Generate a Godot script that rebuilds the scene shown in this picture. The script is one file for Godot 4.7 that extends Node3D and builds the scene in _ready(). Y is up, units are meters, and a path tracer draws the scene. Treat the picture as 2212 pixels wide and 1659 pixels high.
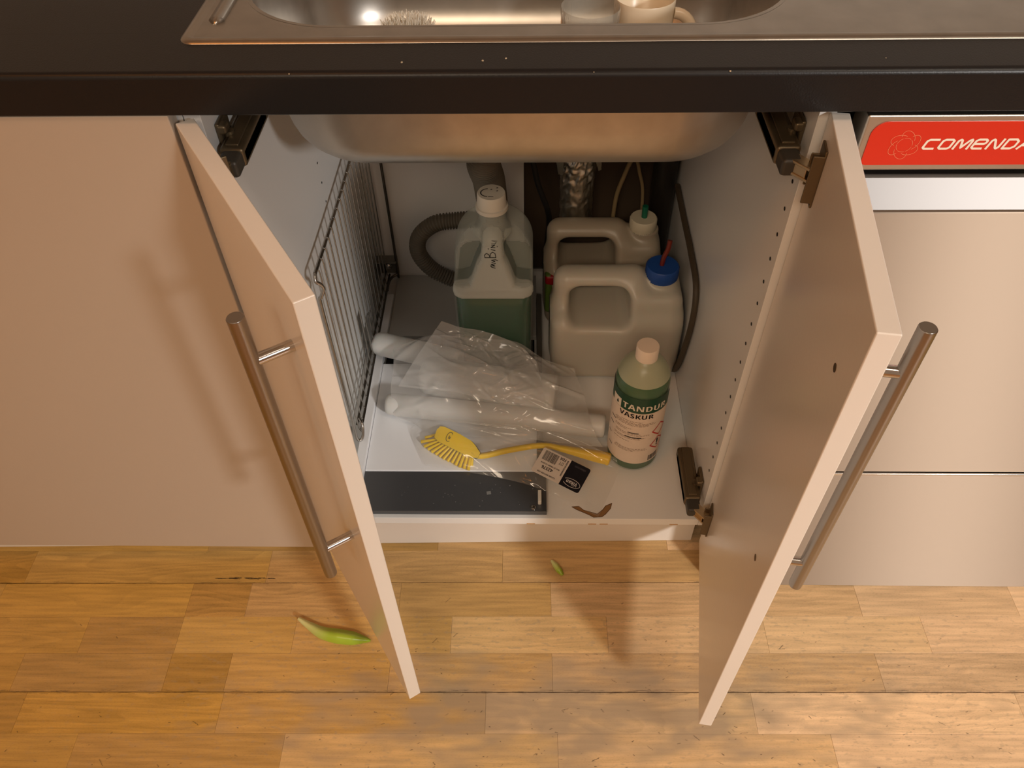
extends Node3D
# An open sink cabinet in a kitchen. Metres, floor at y = 0, x to the right along the counter, z towards the viewer.

const TOP := 0.842        # underside of the worktop
const SHELF := 0.1463     # top of the cabinet's bottom panel
const TRAY := 0.158       # top of the pull-out tray

# ------------------------------------------------------------------ mesh building

class Shape:
	var v := PackedVector3Array()
	var n := PackedVector3Array()
	var t := PackedVector2Array()
	var c := PackedColorArray()
	var f := PackedInt32Array()
	var ink := Color.WHITE

	func vert(p: Vector3, nn: Vector3, uv := Vector2.ZERO) -> int:
		v.append(p)
		n.append(nn)
		t.append(uv)
		c.append(ink)
		return v.size() - 1

	func tri(a: int, b: int, d: int) -> void:   # counter-clockwise seen from outside
		f.append(a)
		f.append(d)
		f.append(b)

	func quad(a: int, b: int, d: int, e: int) -> void:
		tri(a, b, d)
		tri(a, d, e)

	func face(a: Vector3, b: Vector3, d: Vector3, e: Vector3) -> void:
		var nn := (b - a).cross(d - a).normalized()
		quad(vert(a, nn, Vector2(0, 0)), vert(b, nn, Vector2(1, 0)), vert(d, nn, Vector2(1, 1)), vert(e, nn, Vector2(0, 1)))

	func mesh(away := Vector3.ZERO) -> ArrayMesh:
		var arr := []
		arr.resize(Mesh.ARRAY_MAX)
		if away != Vector3.ZERO:
			for i in v.size():
				v[i] -= away
		arr[Mesh.ARRAY_VERTEX] = v
		arr[Mesh.ARRAY_NORMAL] = n
		arr[Mesh.ARRAY_TEX_UV] = t
		arr[Mesh.ARRAY_COLOR] = c
		arr[Mesh.ARRAY_INDEX] = f
		var m := ArrayMesh.new()
		m.add_surface_from_arrays(Mesh.PRIMITIVE_TRIANGLES, arr)
		return m


func rbox(s: Shape, at: Vector3, size: Vector3, r := 0.001, turn := Basis.IDENTITY) -> Shape:
	# a box with rounded edges
	var h := size / 2.0
	r = minf(r, minf(h.x, minf(h.y, h.z)) * 0.98)
	var axes := [[0, 1, 2], [1, 2, 0], [2, 0, 1]]
	for ax in axes:
		for sg in [1.0, -1.0]:
			var ids := []
			for i in 4:
				for j in 4:
					var p := Vector3.ZERO
					p[ax[0]] = sg * h[ax[0]]
					p[ax[1]] = [-h[ax[1]], -h[ax[1]] + r, h[ax[1]] - r, h[ax[1]]][i]
					p[ax[2]] = [-h[ax[2]], -h[ax[2]] + r, h[ax[2]] - r, h[ax[2]]][j]
					var core := p.clamp(-h + Vector3.ONE * r, h - Vector3.ONE * r)
					var d := (p - core).normalized()
					var q := core + d * r
					ids.append(s.vert(at + turn * q, turn * d, Vector2(q[ax[1]], q[ax[2]])))
			for i in 3:
				for j in 3:
					var a: int = ids[i * 4 + j]
					var b: int = ids[(i + 1) * 4 + j]
					var cc: int = ids[(i + 1) * 4 + j + 1]
					var d2: int = ids[i * 4 + j + 1]
					if sg > 0:
						s.quad(a, b, cc, d2)
					else:
						s.quad(a, d2, cc, b)
	return s


func span(s: Shape, lo: Vector3, hi: Vector3, r := 0.001) -> Shape:
	return rbox(s, (lo + hi) / 2.0, hi - lo, r)


func frame_from(z: Vector3) -> Basis:
	var up := Vector3.UP if absf(z.y) < 0.95 else Vector3.RIGHT
	var x := up.cross(z).normalized()
	return Basis(x, z.cross(x).normalized(), z)


func tube(s: Shape, pts: Array, radius, sides := 12, capped := true, flat := 1.0) -> Shape:
	var cnt := pts.size()
	var b := frame_from((pts[1] - pts[0]).normalized())
	var rings := []
	for i in cnt:
		var dir: Vector3 = (pts[mini(i + 1, cnt - 1)] - pts[maxi(i - 1, 0)]).normalized()
		var x := (b.x - dir * b.x.dot(dir)).normalized()
		b = Basis(x, dir.cross(x).normalized(), dir)
		var r: float = radius if radius is float else radius[i]
		var rp: float = radius if radius is float else radius[mini(i + 1, cnt - 1)]
		var rm: float = radius if radius is float else radius[maxi(i - 1, 0)]
		var seg: float = maxf((pts[mini(i + 1, cnt - 1)] - pts[maxi(i - 1, 0)]).length(), 1e-6)
		var slope := (rp - rm) / seg
		var ring := []
		for k in sides + 1:
			var a := TAU * k / sides
			var o := b.x * cos(a) + b.y * sin(a) * flat
			ring.append(s.vert(pts[i] + o * r, (o - dir * slope).normalized(), Vector2(float(k) / sides, i)))
		rings.append(ring)
	for i in cnt - 1:
		for k in sides:
			s.quad(rings[i][k], rings[i][k + 1], rings[i + 1][k + 1], rings[i + 1][k])
	if capped:
		for e in [0, cnt - 1]:
			var dir: Vector3 = (pts[0] - pts[1]).normalized() if e == 0 else (pts[cnt - 1] - pts[cnt - 2]).normalized()
			var mid := s.vert(pts[e], dir)
			var ids := []
			for k in sides + 1:
				ids.append(s.vert(s.v[rings[e][k]], dir))
			for k in sides:
				if e == 0:
					s.tri(mid, ids[k + 1], ids[k])
				else:
					s.tri(mid, ids[k], ids[k + 1])
	return s


func curve(pts: Array, per := 8) -> Array:
	var out := []
	for i in pts.size() - 1:
		var a: Vector3 = pts[maxi(i - 1, 0)]
		var b: Vector3 = pts[i]
		var c: Vector3 = pts[i + 1]
		var d: Vector3 = pts[mini(i + 2, pts.size() - 1)]
		for k in per:
			out.append(b.cubic_interpolate(c, a, d, float(k) / per))
	out.append(pts[pts.size() - 1])
	return out


func lathe(s: Shape, prof: Array, at := Vector3.ZERO, segs := 40, turn := Basis.IDENTITY, ribs := 0, rib_depth := 0.0, rib_from := -1.0, rib_to := -1.0) -> Shape:
	# prof: Vector2(radius, height), outside to the right when going up
	var m := prof.size()
	var sn := []
	for i in m - 1:
		var d: Vector2 = prof[i + 1] - prof[i]
		sn.append(Vector2(d.y, -d.x).normalized())
	for i in m - 1:
		var na: Vector2 = sn[i]
		var nb: Vector2 = sn[i]
		if i > 0 and sn[i].dot(sn[i - 1]) > 0.7:
			na = (sn[i] + sn[i - 1]).normalized()
		if i < m - 2 and sn[i].dot(sn[i + 1]) > 0.7:
			nb = (sn[i] + sn[i + 1]).normalized()
		var ids := []
		for e in 2:
			var p: Vector2 = prof[i + e]
			var q: Vector2 = na if e == 0 else nb
			for k in segs + 1:
				var a := TAU * k / segs
				var r := p.x
				if ribs > 0 and p.y >= rib_from and p.y <= rib_to and r > 0.003:
					r += rib_depth * (0.5 + 0.5 * signf(cos(a * ribs)))
				ids.append(s.vert(at + turn * Vector3(cos(a) * r, p.y, sin(a) * r), turn * Vector3(cos(a) * q.x, q.y, sin(a) * q.x), Vector2(float(k) / segs, p.y)))
		for k in segs:
			s.quad(ids[k], ids[segs + 1 + k], ids[segs + 2 + k], ids[k + 1])
	return s


func slab(s: Shape, poly: PackedVector2Array, to3: Callable, thick: float) -> Shape:
	# a flat or curved plate: to3 takes a point of the outline (and a height) to its place
	var idx := Geometry2D.triangulate_polygon(poly)
	var area := 0.0
	for i in poly.size():
		area += poly[i].cross(poly[(i + 1) % poly.size()])
	var top := []
	for p in poly:
		var a: Vector3 = to3.call(p, thick)
		top.append(s.vert(a, (a - to3.call(p, thick - 0.001)).normalized(), p))
	for i in range(0, idx.size(), 3):
		var w := (poly[idx[i + 1]] - poly[idx[i]]).cross(poly[idx[i + 2]] - poly[idx[i]])
		if w > 0:
			s.tri(top[idx[i]], top[idx[i + 1]], top[idx[i + 2]])
		else:
			s.tri(top[idx[i]], top[idx[i + 2]], top[idx[i + 1]])
	for i in poly.size():
		var p := poly[i]
		var q := poly[(i + 1) % poly.size()]
		if area < 0:
			var sw := p
			p = q
			q = sw
		s.face(to3.call(p, 0.0), to3.call(q, 0.0), to3.call(q, thick), to3.call(p, thick))
	return s


func stroke(s: Shape, pts: Array, w: float, to3: Callable, lift := 0.0004, closed := false) -> Shape:
	# a line of ink, w wide, with round joints
	if not closed or pts.size() > 2:
		# short pieces, so that the line follows a curved surface
		var fine := []
		for i in pts.size():
			fine.append(pts[i])
			if i < pts.size() - 1 or closed:
				var to: Vector2 = pts[(i + 1) % pts.size()]
				var pieces := int(pts[i].distance_to(to) / 0.0045)
				for j in range(1, pieces + 1):
					fine.append(pts[i].lerp(to, float(j) / (pieces + 1)))
		pts = fine
	var cnt := pts.size()
	var put := func(q: Vector2, up: float) -> int:
		var p3: Vector3 = to3.call(q, lift + up)
		return s.vert(p3, (p3 - to3.call(q, lift + up - 0.001)).normalized(), q)
	for i in (cnt if closed else cnt - 1):
		var a: Vector2 = pts[i]
		var b: Vector2 = pts[(i + 1) % cnt]
		var nn := (b - a).normalized().orthogonal() * (w / 2.0)
		var up := 0.000004 * (i % 40)
		s.quad(put.call(a + nn, up), put.call(b + nn, up), put.call(b - nn, up), put.call(a - nn, up))
	for i in cnt:
		if not closed and (i == 0 or i == cnt - 1):
			continue
		var hub: int = put.call(pts[i], 0.000004 * (i % 40) + 0.000002)
		var rim := []
		for k in 8:
			rim.append(put.call(pts[i] + Vector2(cos(TAU * k / 8.0), sin(TAU * k / 8.0)) * (w / 2.0), 0.000004 * (i % 40) + 0.000002))
		for k in 8:
			s.tri(hub, rim[k], rim[(k + 1) % 8])
	return s


func words(s: Shape, what: String, at: Vector2, size: Vector2, to3: Callable, lift := 0.0004, bold := true) -> Shape:
	# lettering stretched to the box at .. at + size
	var tm := TextMesh.new()
	var font := SystemFont.new()
	font.font_names = PackedStringArray(["Droid Sans"])
	font.font_weight = 700 if bold else 400
	tm.font = font
	tm.text = what
	tm.font_size = 64
	tm.pixel_size = 0.01
	tm.depth = 0.0
	tm.curve_step = 2.0
	var arr := tm.surface_get_arrays(0)
	var vv: PackedVector3Array = arr[Mesh.ARRAY_VERTEX]
	var ii: PackedInt32Array = arr[Mesh.ARRAY_INDEX] if arr[Mesh.ARRAY_INDEX] != null else PackedInt32Array(range(vv.size()))
	var lo := Vector2(1e9, 1e9)
	var hi := -lo
	for p in vv:
		lo = lo.min(Vector2(p.x, p.y))
		hi = hi.max(Vector2(p.x, p.y))
	var ids := []
	for p in vv:
		var q := at + (Vector2(p.x, p.y) - lo) / (hi - lo) * size
		var p3: Vector3 = to3.call(q, lift)
		ids.append(s.vert(p3, (p3 - to3.call(q, lift - 0.001)).normalized(), q))
	for i in range(0, ii.size(), 3):
		var w := Vector2(vv[ii[i + 1]].x - vv[ii[i]].x, vv[ii[i + 1]].y - vv[ii[i]].y).cross(Vector2(vv[ii[i + 2]].x - vv[ii[i]].x, vv[ii[i + 2]].y - vv[ii[i]].y))
		if w > 0:
			s.tri(ids[ii[i]], ids[ii[i + 1]], ids[ii[i + 2]])
		else:
			s.tri(ids[ii[i]], ids[ii[i + 2]], ids[ii[i + 1]])
	return s


func bars(s: Shape, lo: Vector2, size: Vector2, count: int, to3: Callable, sd: int) -> Shape:
	var rng := RandomNumberGenerator.new()
	rng.seed = sd
	var step := size.x / count
	for i in count:
		var w := step * rng.randf_range(0.3, 0.8)
		stroke(s, [Vector2(lo.x + i * step + w / 2, lo.y), Vector2(lo.x + i * step + w / 2, lo.y + size.y)], w, to3)
	return s


func nets(fn: Callable, lo: Vector3, hi: Vector3, cell: float) -> Shape:
	# surface nets: one vertex in each cell that the surface crosses
	var s := Shape.new()
	var nx := int(ceil((hi.x - lo.x) / cell)) + 1
	var ny := int(ceil((hi.y - lo.y) / cell)) + 1
	var nz := int(ceil((hi.z - lo.z) / cell)) + 1
	var g := PackedFloat32Array()
	g.resize(nx * ny * nz)
	var q := 0
	for k in nz:
		for j in ny:
			for i in nx:
				g[q] = fn.call(lo + Vector3(i, j, k) * cell)
				q += 1
	var cells := PackedInt32Array()
	cells.resize(nx * ny * nz)
	cells.fill(-1)
	var off := [0, 1, nx, nx + 1, nx * ny, nx * ny + 1, nx * ny + nx, nx * ny + nx + 1]
	var edges := [[0, 1], [2, 3], [4, 5], [6, 7], [0, 2], [1, 3], [4, 6], [5, 7], [0, 4], [1, 5], [2, 6], [3, 7]]
	for k in nz - 1:
		for j in ny - 1:
			for i in nx - 1:
				var b := i + nx * (j + ny * k)
				var neg := 0
				for o in off:
					if g[b + o] < 0.0:
						neg += 1
				if neg == 0 or neg == 8:
					continue
				var sum := Vector3.ZERO
				var cnt := 0
				for e in edges:
					var ga := g[b + off[e[0]]]
					var gb := g[b + off[e[1]]]
					if (ga < 0.0) != (gb < 0.0):
						var w := ga / (ga - gb)
						var pa := Vector3(e[0] & 1, (e[0] >> 1) & 1, e[0] >> 2)
						var pb := Vector3(e[1] & 1, (e[1] >> 1) & 1, e[1] >> 2)
						sum += pa.lerp(pb, w)
						cnt += 1
				var p := lo + (Vector3(i, j, k) + sum / cnt) * cell
				var h := cell * 0.5
				var grad := Vector3(fn.call(p + Vector3(h, 0, 0)) - fn.call(p - Vector3(h, 0, 0)), fn.call(p + Vector3(0, h, 0)) - fn.call(p - Vector3(0, h, 0)), fn.call(p + Vector3(0, 0, h)) - fn.call(p - Vector3(0, 0, h)))
				cells[b] = s.vert(p, grad.normalized())
	var st := [1, nx, nx * ny]
	for k in range(1, nz - 1):
		for j in range(1, ny - 1):
			for i in range(1, nx - 1):
				var b := i + nx * (j + ny * k)
				for ax in 3:
					var inside := g[b] < 0.0
					if inside == (g[b + st[ax]] < 0.0):
						continue
					var u: int = st[(ax + 1) % 3]
					var w: int = st[(ax + 2) % 3]
					var a1 := cells[b - u - w]
					var a2 := cells[b - w]
					var a3 := cells[b]
					var a4 := cells[b - u]
					if inside:
						s.quad(a1, a2, a3, a4)
					else:
						s.quad(a1, a4, a3, a2)
	return s


func sd_box(p: Vector3, at: Vector3, h: Vector3, r: float) -> float:
	var q := (p - at).abs() - h + Vector3.ONE * r
	return q.max(Vector3.ZERO).length() + minf(maxf(q.x, maxf(q.y, q.z)), 0.0) - r


func smin(a: float, b: float, k: float) -> float:
	var h := maxf(k - absf(a - b), 0.0) / k
	return minf(a, b) - h * h * k * 0.25


func smax(a: float, b: float, k: float) -> float:
	return -smin(-a, -b, k)


func sheet(s: Shape, rows: Array, nu: int, nv: int, amp: float, sd: int) -> Shape:
	# a crumpled sheet through rows of points
	var rng := RandomNumberGenerator.new()
	rng.seed = sd
	var ns := FastNoiseLite.new()
	ns.seed = sd
	ns.frequency = 14.0
	ns.fractal_octaves = 2
	var folds := []
	for i in 70:
		var an := rng.randf_range(0, PI)
		folds.append([Vector2(rng.randf(), rng.randf()), Vector2(cos(an), sin(an)), rng.randf_range(0.08, 0.30), rng.randf_range(0.010, 0.045), rng.randf_range(-0.5, 1.0)])
	var cols: Array = []
	for r in rows:
		var pr := []
		for p in r:
			pr.append(Vector3(p[0], p[1], p[2]))
		cols.append(pr)
	var pos := []
	for j in nv + 1:
		var fv := float(j) / nv * (rows.size() - 1)
		var rj := mini(int(fv), rows.size() - 2)
		for i in nu + 1:
			var cnt: int = cols[0].size()
			var fu := float(i) / nu * (cnt - 1)
			var ci := mini(int(fu), cnt - 2)
			var line := []
			for dr in [-1, 0, 1, 2]:
				var r: Array = cols[clampi(rj + dr, 0, rows.size() - 1)]
				line.append(r[ci].cubic_interpolate(r[ci + 1], r[maxi(ci - 1, 0)], r[mini(ci + 2, cnt - 1)], fu - ci))
			var p: Vector3 = line[1].cubic_interpolate(line[2], line[0], line[3], fv - rj)
			var wob := ns.get_noise_3dv(p) * amp * 0.45
			var uv := Vector2(float(i) / nu, float(j) / nv)
			for fd in folds:
				var q: Vector2 = uv - fd[0]
				var along: float = absf(q.dot(fd[1])) / fd[2]
				if along < 1.0:
					var off: float = absf(q.cross(fd[1])) / fd[3]
					if off < 1.0:
						wob += (1.0 - off) * (1.0 - along) * fd[4] * fd[3] / 0.045 * amp
			pos.append(p + Vector3(wob * 0.3, wob, wob * 0.3))
	for j in nv + 1:
		for i in nu + 1:
			var du: Vector3 = pos[j * (nu + 1) + mini(i + 1, nu)] - pos[j * (nu + 1) + maxi(i - 1, 0)]
			var dv: Vector3 = pos[mini(j + 1, nv) * (nu + 1) + i] - pos[maxi(j - 1, 0) * (nu + 1) + i]
			s.vert(pos[j * (nu + 1) + i], dv.cross(du).normalized(), Vector2(float(i) / nu, float(j) / nv))
	for j in nv:
		for i in nu:
			var a := s.v.size() - (nu + 1) * (nv + 1) + j * (nu + 1) + i
			s.quad(a, a + nu + 1, a + nu + 2, a + 1)
	return s

# ------------------------------------------------------------------ things and parts

var taken := {}

func numbered(called: String) -> String:
	if not taken.has(called):
		taken[called] = 0
		return called
	taken[called] += 1
	return "%s_%03d" % [called, taken[called]]


func thing(called: String, at: Vector3, label: String, category: String, group := "") -> Node3D:
	var o := Node3D.new()
	o.name = numbered(called)
	add_child(o)
	o.position = at
	tag(o, label, category, group)
	return o


func tag(o: Node3D, label: String, category: String, group := "") -> void:
	o.set_meta("label", label)
	o.set_meta("category", category)
	if group != "":
		o.set_meta("group", group)


func solo(called: String, s: Shape, m: Material, at: Vector3, label: String, category: String, group := "") -> MeshInstance3D:
	var o := MeshInstance3D.new()
	o.name = numbered(called)
	o.mesh = s.mesh(at)
	o.material_override = m
	o.position = at
	add_child(o)
	tag(o, label, category, group)
	return o


func struct(called: String, s: Shape, m: Material) -> MeshInstance3D:
	var o := MeshInstance3D.new()
	o.name = called
	o.mesh = s.mesh()
	o.material_override = m
	add_child(o)
	o.set_meta("kind", "structure")
	return o


func part(root: Node3D, called: String, s: Shape, m: Material, label := "") -> MeshInstance3D:
	# shapes are drawn in the room's metres and set back by the thing's own place
	var o := MeshInstance3D.new()
	o.name = called
	o.mesh = s.mesh(root.global_position if root.is_inside_tree() else root.position)
	o.material_override = m
	root.add_child(o, true)
	if label != "":
		o.set_meta("label", label)
	return o


func own(root: Node3D, called: String, s: Shape, m: Material, label := "") -> MeshInstance3D:
	# the same for a shape drawn in the thing's own axes
	var o := MeshInstance3D.new()
	o.name = called
	o.mesh = s.mesh()
	o.material_override = m
	root.add_child(o, true)
	if label != "":
		o.set_meta("label", label)
	return o


func mat(r: float, g: float, b: float, rough := 0.5, metal := 0.0, spec := 0.5) -> StandardMaterial3D:
	# an sRGB colour out of 255
	var m := StandardMaterial3D.new()
	m.albedo_color = Color(r / 255.0, g / 255.0, b / 255.0)
	m.roughness = rough
	m.metallic = metal
	m.metallic_specular = spec
	return m


func clear(r: float, g: float, b: float, alpha: float, rough: float) -> StandardMaterial3D:
	var m := mat(r, g, b, rough)
	m.transparency = BaseMaterial3D.TRANSPARENCY_ALPHA
	m.albedo_color.a = alpha
	m.cull_mode = BaseMaterial3D.CULL_DISABLED
	return m


func grain(sd: int, freq: float, scale: float, relief: float, m: StandardMaterial3D) -> StandardMaterial3D:
	# a fine relief on a material
	var nz := FastNoiseLite.new()
	nz.seed = sd
	nz.frequency = freq
	nz.fractal_octaves = 2
	var tex := NoiseTexture2D.new()
	tex.width = 256
	tex.height = 256
	tex.seamless = true
	tex.noise = nz
	m.heightmap_enabled = true
	m.heightmap_texture = tex
	m.heightmap_scale = relief
	m.uv1_triplanar = true
	m.uv1_scale = Vector3.ONE * scale
	return m


func mottled(sd: int, a: Color, b: Color, scale: Vector3, rough: float, metal := 0.0) -> StandardMaterial3D:
	# a colour that varies a little over the surface
	var nz := FastNoiseLite.new()
	nz.seed = sd
	nz.frequency = 0.012
	nz.fractal_octaves = 4
	var ramp := Gradient.new()
	ramp.set_color(0, a)
	ramp.set_color(1, b)
	var tex := NoiseTexture2D.new()
	tex.width = 256
	tex.height = 256
	tex.seamless = true
	tex.noise = nz
	tex.color_ramp = ramp
	var m := StandardMaterial3D.new()
	m.albedo_texture = tex
	m.roughness = rough
	m.metallic = metal
	m.uv1_triplanar = true
	m.uv1_scale = scale
	return m


var M := {}

func _ready() -> void:
	view()
	materials()
	room()
	parquet()
	worktop()
	sink()
	left_cupboard()
	sink_cabinet()
	plinth()
	dishwasher()
	tray_and_rack()
	pipes()
	green_jug()
	canisters()
	detergent()
	rolls_and_bag()
	brush()
	in_the_sink()
	scraps()

# ------------------------------------------------------------------ view, light

func view() -> void:
	var cam := Camera3D.new()
	cam.name = "camera"
	cam.fov = 51.6034
	cam.near = 0.01
	cam.transform = Transform3D(Basis(Vector3(0.999755, -0.015043, -0.016245), Vector3(-0.002017, 0.668811, -0.74343), Vector3(0.022048, 0.74328, 0.668617)).orthonormalized(), Vector3(0.021, 1.2044, 0.6703))
	add_child(cam)
	cam.current = true
	var we := WorldEnvironment.new()
	we.name = "environment"
	var env := Environment.new()
	env.background_mode = Environment.BG_COLOR
	env.background_color = Color(0.01, 0.012, 0.02)
	env.tonemap_mode = Environment.TONE_MAPPER_LINEAR
	env.tonemap_exposure = 1.0
	env.sdfgi_enabled = true
	env.ssao_enabled = true
	env.ssil_enabled = true
	we.environment = env
	add_child(we)
	# the lamp across the room, to the right behind the viewer, and three ceiling panels added as fill
	spot_lamp(Vector3(2.90, 2.62, 3.75), Vector3(0.80, 0.30, 0.20), Color(1.0, 0.98, 0.96), 16.5)
	fill_lamp(Vector3(-1.2, 2.975, 1.0), Vector2(1.2, 0.6), Color(1.0, 0.62, 0.28), 0.5, "flat unseen panel added as warm fill light above the left end of the kitchen")
	fill_lamp(Vector3(1.5, 2.975, 1.2), Vector2(1.2, 0.6), Color(1.0, 0.94, 0.86), 1.5, "flat unseen panel added as fill light above the dishwasher end of the kitchen")
	fill_lamp(Vector3(-0.6, 2.975, 3.0), Vector2(1.6, 0.8), Color(1.0, 0.90, 0.78), 5.0, "larger unseen panel added as fill light in the middle of the kitchen")


func spot_lamp(at: Vector3, to: Vector3, col: Color, energy: float) -> void:
	var root := thing("dome_lamp", at, "large round dome lamp hanging under the ceiling across the kitchen", "lamp")
	var dir := (to - at).normalized()
	var back := frame_from(-dir)
	var turn := Basis(back.x, back.z, -back.y)   # the dome's axis points away from what it lights
	var glow := StandardMaterial3D.new()
	glow.albedo_color = Color(0.9, 0.88, 0.84)
	glow.emission_enabled = true
	glow.emission = col
	glow.emission_energy_multiplier = 3.0
	part(root, "lamp_diffuser", lathe(Shape.new(), [Vector2(0.0001, 0.03), Vector2(0.235, 0.03), Vector2(0.238, 0.036), Vector2(0.235, 0.042), Vector2(0.0001, 0.042)], at, 40, turn), glow)
	part(root, "lamp_dome", lathe(Shape.new(), [Vector2(0.245, 0.020), Vector2(0.250, 0.022), Vector2(0.250, 0.060), Vector2(0.215, 0.14), Vector2(0.14, 0.195), Vector2(0.05, 0.215), Vector2(0.0001, 0.217), Vector2(0.0001, 0.212), Vector2(0.05, 0.210), Vector2(0.138, 0.19), Vector2(0.21, 0.137), Vector2(0.245, 0.060), Vector2(0.245, 0.020)], at, 40, turn), mat(60, 58, 55, 0.5))
	var tip := at - dir * 0.215
	part(root, "lamp_stem", tube(Shape.new(), [tip, Vector3(tip.x, 2.985, tip.z)], 0.008, 10), mat(60, 58, 55, 0.5))
	var l := SpotLight3D.new()
	l.name = "dome_light"
	l.light_color = col
	l.light_energy = energy
	l.light_size = 0.235
	l.spot_range = 12.0
	l.spot_attenuation = 2.0
	l.spot_angle = 16.5
	l.spot_angle_attenuation = 1.0
	l.shadow_enabled = true
	root.add_child(l)
	l.look_at(to, Vector3.UP)


func fill_lamp(at: Vector3, size: Vector2, col: Color, energy: float, label: String) -> void:  # unseen glowing panel, added only as fill light
	var root := thing("fill_panel", at, label, "lamp", "added fill lamps out of the frame")
	var glow := StandardMaterial3D.new()
	glow.albedo_color = Color(0.9, 0.88, 0.84)
	glow.emission_enabled = true
	glow.emission = col
	glow.emission_energy_multiplier = 2.0
	part(root, "lamp_diffuser", rbox(Shape.new(), at, Vector3(size.x, 0.02, size.y), 0.004), glow)
	part(root, "lamp_frame", rbox(Shape.new(), at + Vector3(0, 0.016, 0), Vector3(size.x + 0.04, 0.016, size.y + 0.04), 0.003), mat(210, 208, 204))
	var l := AreaLight3D.new()
	l.name = "fill_light"
	l.area_size = size
	l.light_color = col
	l.light_energy = energy
	l.shadow_enabled = true
	root.add_child(l)
	l.position = Vector3(0, -0.02, 0)
	l.rotation.x = -PI / 2


func materials() -> void:
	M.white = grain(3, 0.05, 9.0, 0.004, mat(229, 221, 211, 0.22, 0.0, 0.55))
	M.cream = grain(4, 0.05, 9.0, 0.004, mat(186, 172, 157, 0.24, 0.0, 0.55))  # white front darkened: the weaker light at the left is put into its colour
	M.white_edge = mat(224, 217, 206, 0.4)
	M.carcass = grain(5, 0.05, 9.0, 0.004, mat(232, 231, 228, 0.28, 0.0, 0.5))
	M.laminate = grain(9, 0.20, 9.0, 0.008, mat(27, 25, 25, 0.36, 0.0, 0.38))
	M.steel = mottled(21, Color(0.66, 0.64, 0.61), Color(0.72, 0.70, 0.67), Vector3(6, 6, 6), 0.30, 1.0)
	M.brushed = mat(150, 134, 118, 0.50, 1.0)
	M.brushed.anisotropy_enabled = true
	M.brushed.anisotropy = 0.95
	M.steel_bar = mat(160, 154, 147, 0.30, 1.0)
	M.steel_post = mat(205, 202, 198, 0.16, 1.0)
	M.wire = mat(170, 165, 158, 0.22, 1.0)
	M.zinc = mat(150, 148, 140, 0.42, 1.0)
	M.nickel = mat(112, 98, 76, 0.40, 0.7)
	M.black = mat(20, 19, 18, 0.5)
	M.dark = mat(12, 11, 10, 0.6)
	M.ink = mat(14, 14, 18, 0.6, 0.0, 0.3)
	M.plastic_white = mat(222, 218, 208, 0.45)

# ------------------------------------------------------------------ the room

func room() -> void:
	var wall := mat(205, 203, 200, 0.9)
	var lo := Vector3(-2.4, 0, -0.62)
	var hi := Vector3(4.0, 3.0, 5.0)
	var t := 0.1
	struct("wall_back", span(Shape.new(), Vector3(lo.x - t, -0.1, lo.z - t), Vector3(hi.x + t, hi.y + t, lo.z), 0.002), wall)
	struct("wall_front", span(Shape.new(), Vector3(lo.x - t, -0.1, hi.z), Vector3(hi.x + t, hi.y + t, hi.z + t), 0.002), wall)
	struct("wall_left", span(Shape.new(), Vector3(lo.x - t, -0.1, lo.z), Vector3(lo.x, hi.y + t, hi.z), 0.002), wall)
	struct("wall_right", span(Shape.new(), Vector3(hi.x, -0.1, lo.z), Vector3(hi.x + t, hi.y + t, hi.z), 0.002), wall)
	struct("ceiling", span(Shape.new(), Vector3(lo.x, hi.y, lo.z), Vector3(hi.x, hi.y + t, hi.z), 0.002), mat(225, 224, 222, 0.9))


const BOARD := 0.0607
const ROW0 := 0.0314
const TEX_LO := Vector2(-1.15, -0.10)
const TEX_SIZE := Vector2(2.30, 0.62)

func stave_hash(k: int, i: int, salt: int) -> float:
	return fposmod(sin(float(k * 127 + i * 311 + salt * 74)) * 43758.5453, 1.0)


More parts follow.
